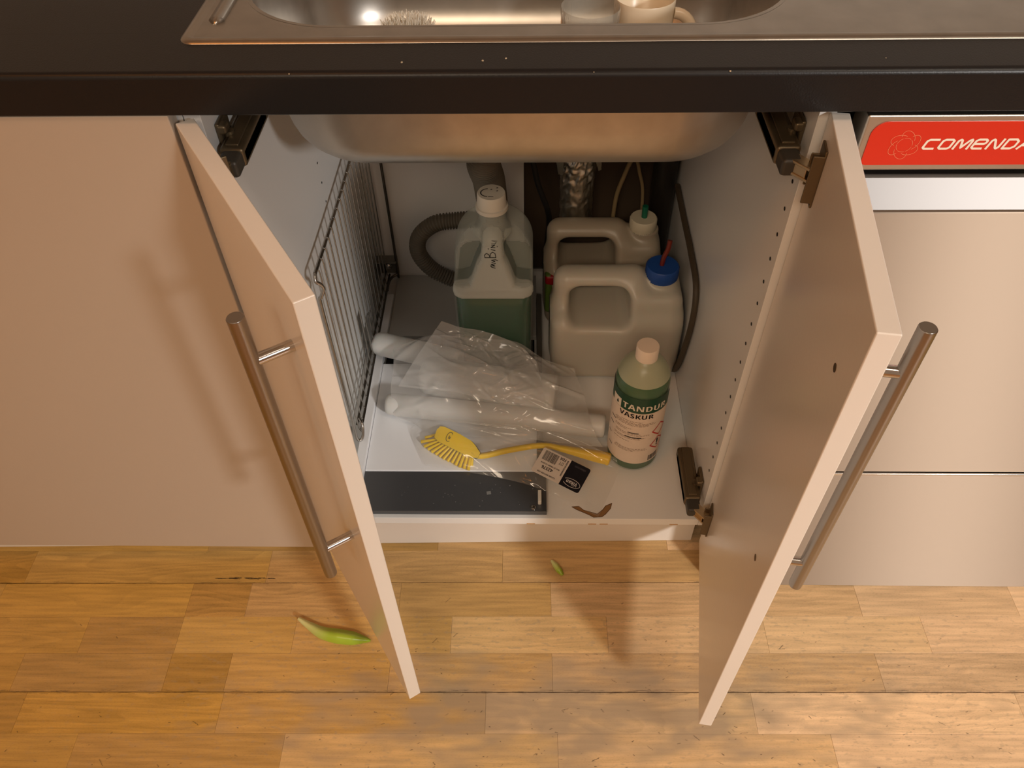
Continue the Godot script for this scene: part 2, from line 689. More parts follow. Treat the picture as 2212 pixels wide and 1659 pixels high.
func parquet() -> void:
	# joints that the photograph shows, row by row; further rows carry on in the same way
	var seen := {-2: [-0.534, -0.136, 0.258], -1: [-0.829, -0.421, -0.024, 0.40], 0: [-0.54, -0.442, -0.192, 0.056, 0.555, 0.805], 1: [-0.693, -0.54, -0.355, -0.104, 0.144, 0.394, 0.645], 2: [-0.775, -0.541, -0.446, -0.196, 0.055, 0.555], 3: [-0.746, -0.444, -0.046, 0.352, 0.745], 4: [-0.645, -0.339, 0.06, 0.456]}
	var left := -1.6
	var right := 1.7
	var rows := {}
	var rng := RandomNumberGenerator.new()
	rng.seed = 11
	for k in range(-3, 14):
		var js := [left]
		if seen.has(k):
			var first: float = seen[k][0]
			var extra := []
			while first - 0.42 > left + 0.1:
				first -= rng.randf_range(0.3, 0.42)
				extra.push_front(first)
			js.append_array(extra)
			js.append_array(seen[k])
		else:
			js.append(left + rng.randf_range(0.1, 0.4))
		while js[js.size() - 1] + 0.45 < right:
			js.append(js[js.size() - 1] + rng.randf_range(0.3, 0.46))
		js.append(right)
		rows[k] = js
	# one picture of the wood over the floor near the cabinet: tone and figure of every stave, wear and scuffs
	var w := 2048
	var h := 1024
	var data := PackedByteArray()
	data.resize(w * h * 3)
	var na := FastNoiseLite.new()
	na.seed = 2
	na.frequency = 1.0
	na.fractal_type = FastNoiseLite.FRACTAL_NONE
	var nb := FastNoiseLite.new()
	nb.seed = 5
	nb.frequency = 1.0
	nb.fractal_octaves = 3
	var bend := PackedFloat32Array()
	for py in h:
		var z := TEX_LO.y + TEX_SIZE.y * (py + 0.5) / h
		var k := clampi(int(floor((z - ROW0) / BOARD)), -3, 13)
		var wz := (z - ROW0) / BOARD - k
		var js: Array = rows[k]
		var i := 0
		var fresh := true
		var tone := 0.0
		var red := 0.0
		var kind := 0.0
		var off := 0.0
		var arch := 0.0
		var pitch := 0.0
		var wear_and_light := 0.5
		for px in w:
			var x := TEX_LO.x + TEX_SIZE.x * (px + 0.5) / w
			while i < js.size() - 2 and x > js[i + 1]:
				i += 1
				fresh = true
			if fresh:
				tone = stave_hash(k, i, 1)
				red = stave_hash(k, i, 2)
				kind = stave_hash(k, i, 3)
				off = stave_hash(k, i, 4) * 90.0
				arch = (stave_hash(k, i, 5) - 0.5) * 60.0
				pitch = 3.0 + 4.0 * stave_hash(k, i, 6)
				var mid: float = (js[i] + js[i + 1]) / 2.0
				wear_and_light = clampf(0.42 + mid * 0.75 + 0.35 * (stave_hash(k, i, 7) - 0.5) + 0.10 * maxf(0.0, z - 0.1) * 4.0, 0.0, 1.0)
				fresh = false
			var ux: float = x - js[i]
			var d := 0.0
			# long soft streaks
			d += na.get_noise_2d(ux * 7.0 + off, wz * 7.0 + off) * 0.10
			d += na.get_noise_2d(ux * 20.0 + off, wz * 34.0) * 0.05
			if kind > 0.40:
				# arched figure: rings cut at a slant
				var ph := wz * pitch + arch * (ux - 0.15) * (ux - 0.15) + na.get_noise_2d(ux * 5.0 + off, wz * 1.6) * 1.6
				var fr := fposmod(ph, 1.0)
				d += (0.13 * (0.5 - fr) + (0.07 if fr > 0.95 else 0.0)) * minf(1.0, (kind - 0.3) * 2.2)
			# short dark flecks of beech
			var fl := na.get_noise_2d(x * 210.0 + off, z * 1500.0)
			var patch := 0.5 + 0.5 * na.get_noise_2d(x * 4.0, z * 11.0 + 30.0)
			if fl > 0.60 - 0.20 * patch * kind:
				d -= 0.085
			var base := 0.90 + 0.34 * (tone - 0.5) + d * 1.35
			# staves vary from amber varnish to pale wear; light fading leftwards is painted in
			var r := lerpf(0.54, 0.84, wear_and_light) * base
			var g := (lerpf(0.315, 0.585, wear_and_light) + 0.022 * (red - 0.5)) * base * (1.0 + 0.06 * (tone - 0.5))
			var b := (lerpf(0.075, 0.345, wear_and_light) + 0.03 * (red - 0.5)) * base * (1.0 + 0.16 * (tone - 0.5))
			# worn grey patch where people stand at the sink
			var q := Vector2((x - 0.10) / 0.42, (z - 0.245) / 0.075).length()
			var wear := clampf(1.25 - q + nb.get_noise_2d(x * 9.0, z * 22.0) * 0.9, 0.0, 1.0) * 0.78
			if z > 0.09:
				var sp := nb.get_noise_2d(x * 46.0, z * 120.0)
				if sp > 0.28:
					wear = maxf(wear, minf(0.4, (sp - 0.28) * 1.6) * clampf(1.6 - absf(x - 0.15) * 1.5, 0.1, 1.0))
			r = lerpf(r, 0.36, wear)
			g = lerpf(g, 0.275, wear)
			b = lerpf(b, 0.185, wear)
			var o := (py * w + px) * 3
			data[o] = int(clampf(r, 0, 1) * 255.0)
			data[o + 1] = int(clampf(g, 0, 1) * 255.0)
			data[o + 2] = int(clampf(b, 0, 1) * 255.0)
	var im := Image.create_from_data(w, h, false, Image.FORMAT_RGB8, data)
	# the values above are linear; the picture is kept in sRGB
	im.linear_to_srgb()
	var scuffs := func(x0: float, z0: float, dx: float, dz: float, wide: float, dark: float) -> void:
		var steps := int(maxf(absf(dx) / TEX_SIZE.x * w, absf(dz) / TEX_SIZE.y * h)) + 2
		for j in steps:
			var p := Vector2(x0 + dx * j / steps, z0 + dz * j / steps)
			var ix := int((p.x - TEX_LO.x) / TEX_SIZE.x * w)
			var iy := int((p.y - TEX_LO.y) / TEX_SIZE.y * h)
			for a in range(0, maxi(1, int(wide * w / TEX_SIZE.x + 0.5))):
				for bb in range(0, maxi(1, int(wide * h / TEX_SIZE.y + 0.5))):
					if ix + a >= 0 and ix + a < w and iy + bb >= 0 and iy + bb < h:
						im.set_pixel(ix + a, iy + bb, im.get_pixel(ix + a, iy + bb).lerp(Color(0.13, 0.10, 0.08), dark))
	for j in 900:
		var x := rng.randf_range(-0.75, 1.0)
		var z := 0.05 + 0.42 * sqrt(rng.randf())
		if x < -0.3 and rng.randf() < 0.6:
			continue
		var len := rng.randf_range(0.0006, 0.005) if rng.randf() < 0.93 else rng.randf_range(0.006, 0.014)
		var a := rng.randf_range(-0.9, 0.9)
		scuffs.call(x, z, len * cos(a), len * sin(a), rng.randf_range(0.0003, 0.0009), rng.randf_range(0.2, 0.65))
	# the split knot in the second row of staves
	for j in 26:
		var u := (j - 13) / 13.0
		scuffs.call(-0.46 + u * 0.05 + rng.randf_range(-0.01, 0.01), 0.0225 + rng.randf_range(-0.002, 0.002) * (1.0 - absf(u)), 0.012, 0.0004, 0.001, 0.45)
	# dirt along the long joints
	for j in 900:
		var k: int = [0, 3, 3, 3, 6][rng.randi() % 5]
		var x := rng.randf_range(-0.9, 0.9)
		scuffs.call(x, ROW0 + BOARD * k + rng.randf_range(-0.0035, 0.003), rng.randf_range(0.004, 0.02), 0.0, 0.0006, 0.16)
	var wood := StandardMaterial3D.new()
	wood.albedo_texture = ImageTexture.create_from_image(im)
	wood.roughness = 0.34
	wood.metallic_specular = 0.5
	struct("floor", span(Shape.new(), Vector3(-2.5, -0.1, -0.72), Vector3(4.1, -0.006, 5.1), 0.001), mat(58, 38, 22, 0.7))
	var floor_node: Node3D = get_node("floor")
	var plain := mat(190, 140, 88, 0.36)
	# staves: wide joints between boards of three, hairlines between staves
	var count := 0
	var turn := Basis(Vector3.UP, 0.01)
	for k in range(-3, 14):
		var js: Array = rows[k]
		var z0 := ROW0 + BOARD * k + (0.0006 if posmod(k, 3) == 0 else 0.00008)
		var z1 := ROW0 + BOARD * (k + 1) - (0.0006 if posmod(k + 1, 3) == 0 else 0.00008)
		for i in js.size() - 1:
			var x0: float = js[i] + 0.00010
			var x1: float = js[i + 1] - 0.00010
			var s := Shape.new()
			var dy := (stave_hash(k, i, 8) - 0.5) * 0.0003
			span(s, Vector3(x0, -0.006, z0), Vector3(x1, dy, z1), 0.00028)
			for q in s.v.size():
				s.t[q] = Vector2((s.v[q].x - TEX_LO.x) / TEX_SIZE.x, (s.v[q].z - TEX_LO.y) / TEX_SIZE.y)
			var o := own(floor_node, "parquet_stave", s, wood)
			o.transform = Transform3D(turn, Vector3.ZERO)
			count += 1
	# the floor further off
	var rest := Shape.new()
	var zl := ROW0 + BOARD * 14
	span(rest, Vector3(-2.45, -0.006, zl), Vector3(3.99, 0.0, 4.99), 0.0004)
	span(rest, Vector3(-2.45, -0.006, -0.64), Vector3(left, 0.0, zl - 0.001), 0.0004)
	span(rest, Vector3(right, -0.006, -0.64), Vector3(3.99, 0.0, zl - 0.001), 0.0004)
	span(rest, Vector3(left, -0.006, -0.64), Vector3(right, -0.0004, ROW0 - 3.2 * BOARD), 0.0004)
	var far := own(floor_node, "distant_parquet", rest, plain)
	far.set_meta("kind", "stuff")

# ------------------------------------------------------------------ worktop, sink

func worktop() -> void:
	var s := Shape.new()
	# front strip with a rounded nose, pressed along x
	var r := 0.006
	var prof := [Vector2(-0.055, 0.0), Vector2(0.0224, 0.0), Vector2(0.0234, 0.001)]
	for i in 7:
		var a := PI / 2 * i / 6.0
		prof.append(Vector2(0.0234 - r + cos(a) * r, 0.0391 - r + sin(a) * r))
	prof.append(Vector2(-0.055, 0.0391))
	var xs := [-1.9, 1.6]
	for i in prof.size() - 1:
		var p: Vector2 = prof[i]
		var q: Vector2 = prof[i + 1]
		var d := (q - p).normalized()
		var nn := Vector3(0, -d.x, d.y)
		var np := nn
		var nq := nn
		if i > 2 and i < 9:
			np = Vector3(0, sin(PI / 2 * (i - 3) / 6.0), cos(PI / 2 * (i - 3) / 6.0))
			nq = Vector3(0, sin(PI / 2 * (i - 2) / 6.0), cos(PI / 2 * (i - 2) / 6.0))
		var a := s.vert(Vector3(xs[0], TOP + p.y, p.x), np)
		var b := s.vert(Vector3(xs[1], TOP + p.y, p.x), np)
		var c := s.vert(Vector3(xs[1], TOP + q.y, q.x), nq)
		var e := s.vert(Vector3(xs[0], TOP + q.y, q.x), nq)
		s.quad(a, b, c, e)
	span(s, Vector3(-1.9, TOP, -0.61), Vector3(-0.29, TOP + 0.0391, -0.055), 0.0002)
	span(s, Vector3(0.90, TOP, -0.61), Vector3(1.6, TOP + 0.0391, -0.055), 0.0002)
	span(s, Vector3(-0.29, TOP, -0.61), Vector3(0.90, TOP + 0.0391, -0.50), 0.0002)
	for x in xs:
		var e1 := Vector3(x, TOP, -0.055)
		var e2 := Vector3(x, TOP, 0.0234)
		var up := Vector3(0, 0.037, 0)
		if x < 0:
			s.face(e1, e2, e2 + up, e1 + up)
		else:
			s.face(e2, e1, e1 + up, e2 + up)
	var root := thing("worktop", Vector3(0, TOP, 0), "black laminate kitchen worktop with a rounded front edge around the steel sink", "worktop")
	part(root, "worktop_slab", s, M.laminate)
	# crumbs on the worktop's front edge
	var cr := Shape.new()
	var rng := RandomNumberGenerator.new()
	rng.seed = 4
	for p in [Vector2(-0.09, 0.006), Vector2(0.0, 0.0), Vector2(-0.185, 0.0225), Vector2(0.075, 0.0228), Vector2(0.16, 0.019), Vector2(0.19, 0.0225), Vector2(0.325, 0.004), Vector2(-0.02, 0.004)]:
		rbox(cr, Vector3(p.x, TOP + 0.0391 + (-0.0012 if p.y > 0.018 else 0.0003), p.y), Vector3(0.0016, 0.0012, 0.0012) * rng.randf_range(0.5, 1.1), 0.0003, Basis(Vector3.UP, rng.randf() * 3.0))
	var crumbs := solo("crumbs", cr, mat(196, 178, 150, 0.8), Vector3(0, TOP + 0.0391, 0.01), "a few pale crumbs scattered along the front of the black worktop", "crumbs")
	crumbs.set_meta("kind", "stuff")


func ring(cx: float, cz: float, hx: float, hz: float, r: float, cnt: int) -> Array:
	# a rounded rectangle, counter-clockwise seen from above (x right, z towards the viewer)
	var out := []
	var corners := [Vector2(hx - r, -(hz - r)), Vector2(-(hx - r), -(hz - r)), Vector2(-(hx - r), hz - r), Vector2(hx - r, hz - r)]
	for k in 4:
		for i in cnt:
			var a := PI / 2 * k + PI / 2 * i / (cnt - 1)
			out.append(Vector2(cx, cz) + corners[k] + Vector2(cos(a), -sin(a)) * r)
	return out


func sink() -> void:
	var root := thing("sink", Vector3(0.30, TOP + 0.0391, -0.28), "inset stainless steel sink with one large rounded bowl and drainer", "sink")
	var y := TOP + 0.0391
	var cx := 0.007
	var cz := -0.250
	var hx := 0.268
	var hz := 0.183
	var r := 0.10
	# deck: from the bowl's lip out to a square, then flat sheets, then a rolled rim
	var s := Shape.new()
	var inner := ring(cx, cz, hx, hz, r, 14)
	var x0 := -0.286
	var x1 := 0.895
	var z0 := -0.495
	var z1 := -0.043
	var dy := y + 0.0010
	var outer := []
	for p in inner:
		var d: Vector2 = p - Vector2(cx, cz)
		var kx := ((0.290 if d.x > 0 else cx - x0) / absf(d.x)) if absf(d.x) > 1e-6 else 1e9
		var kz := ((z1 - cz if d.y > 0 else cz - z0) / absf(d.y)) if absf(d.y) > 1e-6 else 1e9
		outer.append(Vector2(cx, cz) + d * minf(kx, kz))
	var cnt := inner.size()
	var ia := []
	var oa := []
	for i in cnt:
		ia.append(s.vert(Vector3(inner[i].x, dy - 0.0006, inner[i].y), Vector3.UP))
		oa.append(s.vert(Vector3(outer[i].x, dy, outer[i].y), Vector3.UP))
	for i in cnt:
		var j := (i + 1) % cnt
		s.quad(ia[i], oa[i], oa[j], ia[j])
	var corners := [Vector2(cx + 0.290, z0), Vector2(x0, z0), Vector2(x0, z1), Vector2(cx + 0.290, z1)]
	for k in 4:
		# the little corner that a fan leaves
		var best := -1
		for i in cnt:
			var j := (i + 1) % cnt
			var p: Vector2 = outer[i]
			var q: Vector2 = outer[j]
			if absf(p.x - q.x) > 1e-5 and absf(p.y - q.y) > 1e-5 and ((p - corners[k]).length() + (q - corners[k]).length()) < 0.25:
				best = i
		if best >= 0:
			s.tri(oa[best], s.vert(Vector3(corners[k].x, dy, corners[k].y), Vector3.UP), oa[(best + 1) % cnt])
	s.face(Vector3(cx + 0.290, dy, z1), Vector3(x1, dy, z1), Vector3(x1, dy, z0), Vector3(cx + 0.290, dy, z0))
	# rolled rim round the deck
	var rim := [[0.0, 0.0], [0.003, 0.0016], [0.006, 0.0022], [0.009, 0.0014], [0.0115, -0.0002], [0.012, -0.0012]]
	var loops := []
	for e in rim:
		var lp := ring((x0 + x1) / 2, (z0 + z1) / 2, (x1 - x0) / 2 + e[0], (z1 - z0) / 2 + e[0], 0.002 + e[0], 6)
		var ids := []
		for p in lp:
			ids.append(s.vert(Vector3(p.x, dy + e[1], p.y), Vector3.UP))
		loops.append([ids, lp])
	for li in rim.size():
		for i in loops[li][0].size():
			var a: int = loops[li][0][i]
			var prev: Vector3 = s.v[loops[maxi(li - 1, 0)][0][i]]
			var nxt: Vector3 = s.v[loops[mini(li + 1, rim.size() - 1)][0][i]]
			var d := (nxt - prev)
			var outw := Vector3(d.x, 0, d.z).normalized()
			s.n[a] = (outw * (-d.y) + Vector3.UP * Vector2(d.x, d.z).length()).normalized()
	for li in rim.size() - 1:
		var m: int = loops[li][0].size()
		for i in m:
			var j := (i + 1) % m
			s.quad(loops[li][0][i], loops[li + 1][0][i], loops[li + 1][0][j], loops[li][0][j])
	part(root, "sink_deck", s, M.steel)
	# bowl: walls, a wide fillet, and the floor; steel of some thickness
	var bowl := Shape.new()
	for side in 2:
		var th := 0.0012 * side
		var lv := []
		lv.append([0.0 - 0.004 * (1 - side), dy - 0.0004])
		lv.append([0.001 + 0.0, dy - 0.004])
		lv.append([0.004, y - 0.06])
		lv.append([0.008, y - 0.115])
		var fr := 0.055
		for i in range(1, 8):
			var a := PI / 2 * i / 7.0
			lv.append([0.010 + fr * (1 - cos(a)), y - 0.120 - fr * sin(a)])
		lv.append([0.12, y - 0.1765])
		lv.append([0.176, y - 0.178])
		var prev := []
		var rings := []
		for e in lv:
			var inset: float = e[0] - th
			var lp := ring(cx, cz, hx - inset, hz - inset, maxf(r - inset * 0.75, 0.006), 14)
			var ids := []
			for p in lp:
				ids.append(bowl.vert(Vector3(p.x, e[1] - th, p.y), Vector3.UP))
			rings.append(ids)
		for li in rings.size():
			for i in cnt:
				var pa: Vector3 = bowl.v[rings[maxi(li - 1, 0)][i]]
				var pb: Vector3 = bowl.v[rings[mini(li + 1, rings.size() - 1)][i]]
				var ta: Vector3 = bowl.v[rings[li][(i + 1) % cnt]] - bowl.v[rings[li][(i - 1 + cnt) % cnt]]
				var nn := ta.cross(pb - pa).normalized()
				bowl.n[rings[li][i]] = nn if side == 0 else -nn
		for li in rings.size() - 1:
			for i in cnt:
				var j := (i + 1) % cnt
				if side == 0:
					bowl.quad(rings[li][i], rings[li][j], rings[li + 1][j], rings[li + 1][i])
				else:
					bowl.quad(rings[li][i], rings[li + 1][i], rings[li + 1][j], rings[li][j])
		var mid := bowl.vert(Vector3(cx, y - 0.178 - th, cz), Vector3.UP if side == 0 else Vector3.DOWN)
		for i in cnt:
			var last: Array = rings[rings.size() - 1]
			if side == 0:
				bowl.tri(mid, last[i], last[(i + 1) % cnt])
			else:
				bowl.tri(mid, last[(i + 1) % cnt], last[i])
	part(root, "sink_bowl", bowl, mottled(22, Color(0.72, 0.70, 0.67), Color(0.79, 0.77, 0.74), Vector3(6, 6, 6), 0.34, 1.0))
	# pressed bead along the left of the deck
	var bead := Shape.new()
	tube(bead, [Vector3(-0.2735, dy - 0.0005, -0.070), Vector3(-0.2735, dy, -0.078), Vector3(-0.2735, dy, -0.45), Vector3(-0.2735, dy - 0.0005, -0.458)], [0.002, 0.0075, 0.0075, 0.002], 16, true, 0.55)
	part(root, "pressed_bead", bead, M.steel)
	var grooves := Shape.new()
	for i in 11:
		var gx := 0.36 + i * 0.045
		tube(grooves, [Vector3(gx, dy - 0.001, -0.165), Vector3(gx, dy, -0.18), Vector3(gx, dy, -0.44), Vector3(gx, dy - 0.001, -0.455)], [0.002, 0.007, 0.007, 0.002], 12, true, 0.35)
	part(root, "drainer_ribs", grooves, M.steel)
	var waste := lathe(Shape.new(), [Vector2(0.001, 0.0005), Vector2(0.03, 0.0005), Vector2(0.042, 0.002), Vector2(0.045, 0.001)], Vector3(cx - 0.04, y - 0.178, cz - 0.13), 32)
	part(root, "drain_strainer", waste, M.steel_post)
	var body := lathe(Shape.new(), [Vector2(0.024, -0.085), Vector2(0.026, -0.045), Vector2(0.045, -0.035), Vector2(0.045, -0.002)], Vector3(cx - 0.04, y - 0.179, cz - 0.13), 32)
	part(root, "drain_fitting", body, mat(60, 58, 55, 0.5))

# ------------------------------------------------------------------ cabinets

func left_cupboard() -> void:
	var root := thing("base_cabinet", Vector3(-0.60, 0.13, -0.28), "closed white base cabinet left of the open sink cabinet", "cabinet", "closed white base cabinets")
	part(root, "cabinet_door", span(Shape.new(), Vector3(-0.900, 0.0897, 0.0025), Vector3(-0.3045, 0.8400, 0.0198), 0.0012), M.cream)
	var b := Shape.new()
	span(b, Vector3(-0.900, 0.130, -0.585), Vector3(-0.884, TOP - 0.0005, 0.0), 0.0006)
	span(b, Vector3(-0.317, 0.130, -0.585), Vector3(-0.301, TOP - 0.0005, 0.0), 0.0006)
	span(b, Vector3(-0.884, 0.130, -0.585), Vector3(-0.317, 0.146, 0.0), 0.0006)
	span(b, Vector3(-0.884, 0.146, -0.585), Vector3(-0.317, TOP - 0.0005, -0.577), 0.0006)
	span(b, Vector3(-0.884, TOP - 0.017, -0.1), Vector3(-0.317, TOP - 0.0005, 0.0), 0.0006)
	part(root, "cabinet_body", b, M.carcass)
	# the neighbour beyond, out of the frame
	var r2 := thing("base_cabinet", Vector3(-1.20, 0.13, -0.28), "second closed white base cabinet further left along the counter", "cabinet", "closed white base cabinets")
	part(r2, "cabinet_door", span(Shape.new(), Vector3(-1.500, 0.0897, 0.0025), Vector3(-0.9035, 0.832, 0.0198), 0.0012), M.white)
	part(r2, "cabinet_body", span(Shape.new(), Vector3(-1.500, 0.130, -0.585), Vector3(-0.9005, TOP - 0.0005, 0.0), 0.001), M.carcass)


const DOOR_W := 0.2885
const DOOR_T := 0.0173

func sink_cabinet() -> void:
	var root := thing("sink_cabinet", Vector3(0, 0.130, -0.28), "open white sink cabinet with both doors swung wide, cleaning supplies inside", "cabinet")
	var lp := part(root, "side_panel", span(Shape.new(), Vector3(-0.300, 0.130, -0.577), Vector3(-0.284, TOP - 0.0005, 0.0), 0.0007), M.carcass)
	var rp := part(root, "side_panel", span(Shape.new(), Vector3(0.284, 0.130, -0.577), Vector3(0.300, TOP - 0.0005, 0.0), 0.0007), M.carcass)
	var bp := part(root, "bottom_panel", span(Shape.new(), Vector3(-0.2838, 0.1303, -0.577), Vector3(0.2838, SHELF, -0.0002), 0.0007), M.carcass)
	var bk := Shape.new()
	span(bk, Vector3(-0.2838, SHELF, -0.577), Vector3(0.010, TOP - 0.0005, -0.569), 0.0005)
	span(bk, Vector3(0.010, SHELF, -0.577), Vector3(0.2838, 0.166, -0.569), 0.0005)
	part(root, "back_panel", bk, M.carcass)
	part(root, "shade_board", span(Shape.new(), Vector3(0.0102, 0.1662, -0.590), Vector3(0.2838, TOP - 0.0005, -0.580), 0.0005), mat(66, 52, 38, 0.7), "dark board added for the shade at the back right")  # added dark sheet; the deep shade at the back is put into its colour
	# rows of holes for shelf pins
	var holes := Shape.new()
	for i in 19:
		var y := 0.842 - 0.097 - i * 0.0328
		if y < 0.23:
			break
		lathe(holes, [Vector2(0.0022, 0.0), Vector2(0.0022, 0.0004), Vector2(0.0001, 0.0004)], Vector3(0.2838, y, -0.0165), 12, Basis(Vector3(0, 0, 1), PI / 2))
	sub(rp, "shelf_pin_holes", holes, M.dark, root, true)
	var lh := Shape.new()
	for i in 16:
		var y := 0.842 - 0.235 - i * 0.0328
		if y < 0.2:
			break
		lathe(lh, [Vector2(0.0017, 0.0), Vector2(0.0017, 0.0004), Vector2(0.0001, 0.0004)], Vector3(-0.2838, y, -0.322), 12, Basis(Vector3(0, 0, 1), -PI / 2))
	sub(lp, "shelf_pin_holes", lh, M.dark, root, true)
	# brown stain on the bottom panel, with a darker rim
	var ol := PackedVector2Array()
	for q in [[0.088, -0.022], [0.099, -0.023], [0.106, -0.016], [0.114, -0.0135], [0.127, -0.009], [0.136, -0.017], [0.141, -0.024], [0.151, -0.029], [0.148, -0.019], [0.140, -0.009], [0.134, -0.004], [0.121, -0.003], [0.113, -0.008], [0.105, -0.012], [0.095, -0.017]]:
		ol.append(Vector2(q[0], -q[1]))
	var flat := func(p: Vector2, h: float) -> Vector3: return Vector3(p.x, SHELF + h, -p.y)
	var st := sub(bp, "brown_stain", slab(Shape.new(), ol, flat, 0.0002), mat(146, 108, 68, 0.35), root, false)
	st.set_meta("label", "dried brown stain near the front edge of the shelf")
	var rimpts := []
	for p in ol:
		rimpts.append(p)
	sub(bp, "stain_rim", stroke(Shape.new(), rimpts, 0.0010, flat, 0.0003, true), mat(92, 60, 30, 0.4), root, false)
	# worn chips of the front edge
	var chips := Shape.new()
	for x in [0.017, 0.113, 0.131, 0.24]:
		span(chips, Vector3(x, 0.1302, -0.0008), Vector3(x + 0.013, 0.1330, 0.0002), 0.0004)
	sub(bp, "edge_chips", chips, mat(190, 152, 108, 0.8), root, true)
	door(root, Vector3(-0.3014, 0, 0.017), deg_to_rad(32.84), -1.0, "left cabinet door standing half open, seen from outside")
	door(root, Vector3(0.3095, 0, 0.0052), deg_to_rad(8.19), 1.0, "right cabinet door standing wide open, glossy inner side in view")
	hinge(root, -1.0, 0.782)
	hinge(root, 1.0, 0.782)
	hinge(root, 1.0, 0.190)


func sub(to: Node3D, called: String, s: Shape, m: Material, root: Node3D, stuff: bool) -> MeshInstance3D:
	var o := MeshInstance3D.new()
	o.name = called
	o.mesh = s.mesh(root.position)
	o.material_override = m
	to.add_child(o, true)
	if stuff:
		o.set_meta("kind", "stuff")
	return o


func door_axes(a: float, side: float) -> Basis:
	# along the door away from the hinge; up; out of the cabinet
	var along := Vector3(-side * sin(a), 0, cos(a))
	var inward := Vector3(-side * cos(a), 0, -sin(a))
	return Basis(along, Vector3.UP, -inward)


func door(root: Node3D, h: Vector3, a: float, side: float, label: String) -> void:
	var ax := door_axes(a, side)
	var lo := 0.0897
	var hi := 0.8314
	var s := Shape.new()
	var mid := h + ax.x * (DOOR_W / 2) - ax.z * (DOOR_T / 2) + Vector3(0, (lo + hi) / 2, 0)
	var t := Basis(ax.x, ax.y, ax.x.cross(ax.y))
	rbox(s, mid, Vector3(DOOR_W, hi - lo, DOOR_T), 0.0013, t)
	var d := part(root, "cabinet_door", s, M.white, label)
	# bar handle on the outside
	var at := h + ax.x * 0.243 + ax.z * 0.035
	var top := 0.800
	var bot := 0.414 if side > 0 else 0.412
	sub(d, "handle_bar", tube(Shape.new(), [at + Vector3(0, bot, 0), at + Vector3(0, bot + 0.0008, 0), at + Vector3(0, top - 0.0008, 0), at + Vector3(0, top, 0)], [0.0064, 0.0070, 0.0070, 0.0064], 32), M.steel_bar, root, false)
	for y in [0.752, 0.462]:
		sub(d, "handle_post", tube(Shape.new(), [at - ax.z * 0.0355 + Vector3(0, y, 0), at - ax.z * 0.004 + Vector3(0, y, 0)], 0.0052, 24), M.steel_post, root, false)
		var inner := h + ax.x * 0.2455 - ax.z * DOOR_T + Vector3(0, y, 0)
		var hole := tube(Shape.new(), [inner + ax.z * 0.001, inner - ax.z * 0.0004], 0.0038, 20)
		sub(d, "screw_hole", hole, mat(92, 72, 46, 0.5, 0.6), root, false)


func hinge(root: Node3D, side: float, y: float) -> void:
	var x := side * 0.284
	var ins := -side
	var g := part(root, "hinge", rbox(Shape.new(), Vector3(x + ins * 0.0025, y, -0.037), Vector3(0.005, 0.050, 0.030), 0.002), M.nickel)
	# arm: a channel along the side panel, with a ridge
	var arm := Shape.new()
	rbox(arm, Vector3(x + ins * 0.017, y, -0.052), Vector3(0.024, 0.020, 0.098), 0.0035)
	rbox(arm, Vector3(x + ins * 0.017, y + 0.0104, -0.054), Vector3(0.013, 0.003, 0.09), 0.0012)
	rbox(arm, Vector3(x + ins * 0.0275, y, -0.048), Vector3(0.003, 0.013, 0.085), 0.0012)
	sub(g, "hinge_arm", arm, M.nickel, root, false)
	sub(g, "damper_cap", rbox(Shape.new(), Vector3(x + ins * 0.017, y - 0.001, 0.004), Vector3(0.020, 0.018, 0.026), 0.004), mat(58, 54, 48, 0.45), root, false)
	var cam := Shape.new()
	tube(cam, [Vector3(x + ins * 0.010, y + 0.009, -0.030), Vector3(x + ins * 0.010, y + 0.015, -0.030)], 0.005, 20)
	rbox(cam, Vector3(x + ins * 0.006, y + 0.019, -0.028), Vector3(0.010, 0.010, 0.014), 0.003)
	sub(g, "adjusting_screw", cam, M.nickel, root, false)
	# links to the cup in the door
	var h := Vector3(-0.3014, 0, 0.017) if side < 0 else Vector3(0.3095, 0, 0.0052)
	var ax := door_axes(deg_to_rad(32.84 if side < 0 else 8.19), side)
	var cup := h + ax.x * 0.026 - ax.z * (DOOR_T + 0.004) + Vector3(0, y, 0)
	var from := Vector3(x + ins * 0.015, y, 0.008)
	var dir := (cup - from).normalized()
	var lk := Shape.new()
	rbox(lk, (from + cup) / 2 + Vector3(0, 0.006, 0), Vector3(0.014, 0.003, from.distance_to(cup)), 0.001, frame_from(dir))
	rbox(lk, (from + cup) / 2 + Vector3(0, -0.006, 0), Vector3(0.014, 0.003, from.distance_to(cup)), 0.001, frame_from(dir))
	rbox(lk, (from + cup) / 2 - ax.z * 0.007, Vector3(0.002, 0.012, from.distance_to(cup)), 0.0008, frame_from(dir))
	sub(g, "hinge_link", lk, mat(196, 178, 148, 0.35, 1.0), root, false)
	var pl := Shape.new()
	var t := Basis(ax.x, ax.y, ax.x.cross(ax.y))
	rbox(pl, h + ax.x * 0.026 - ax.z * (DOOR_T + 0.0012) + Vector3(0, y, 0), Vector3(0.022, 0.060, 0.0024), 0.001, t)
	rbox(pl, h + ax.x * 0.036 - ax.z * (DOOR_T + 0.006) + Vector3(0, y, 0), Vector3(0.0024, 0.050, 0.011), 0.001, t)
	rbox(pl, h + ax.x * 0.017 - ax.z * (DOOR_T + 0.005) + Vector3(0, y, 0), Vector3(0.0024, 0.034, 0.009), 0.001, t)
	sub(g, "cup_plate", pl, M.nickel, root, false)


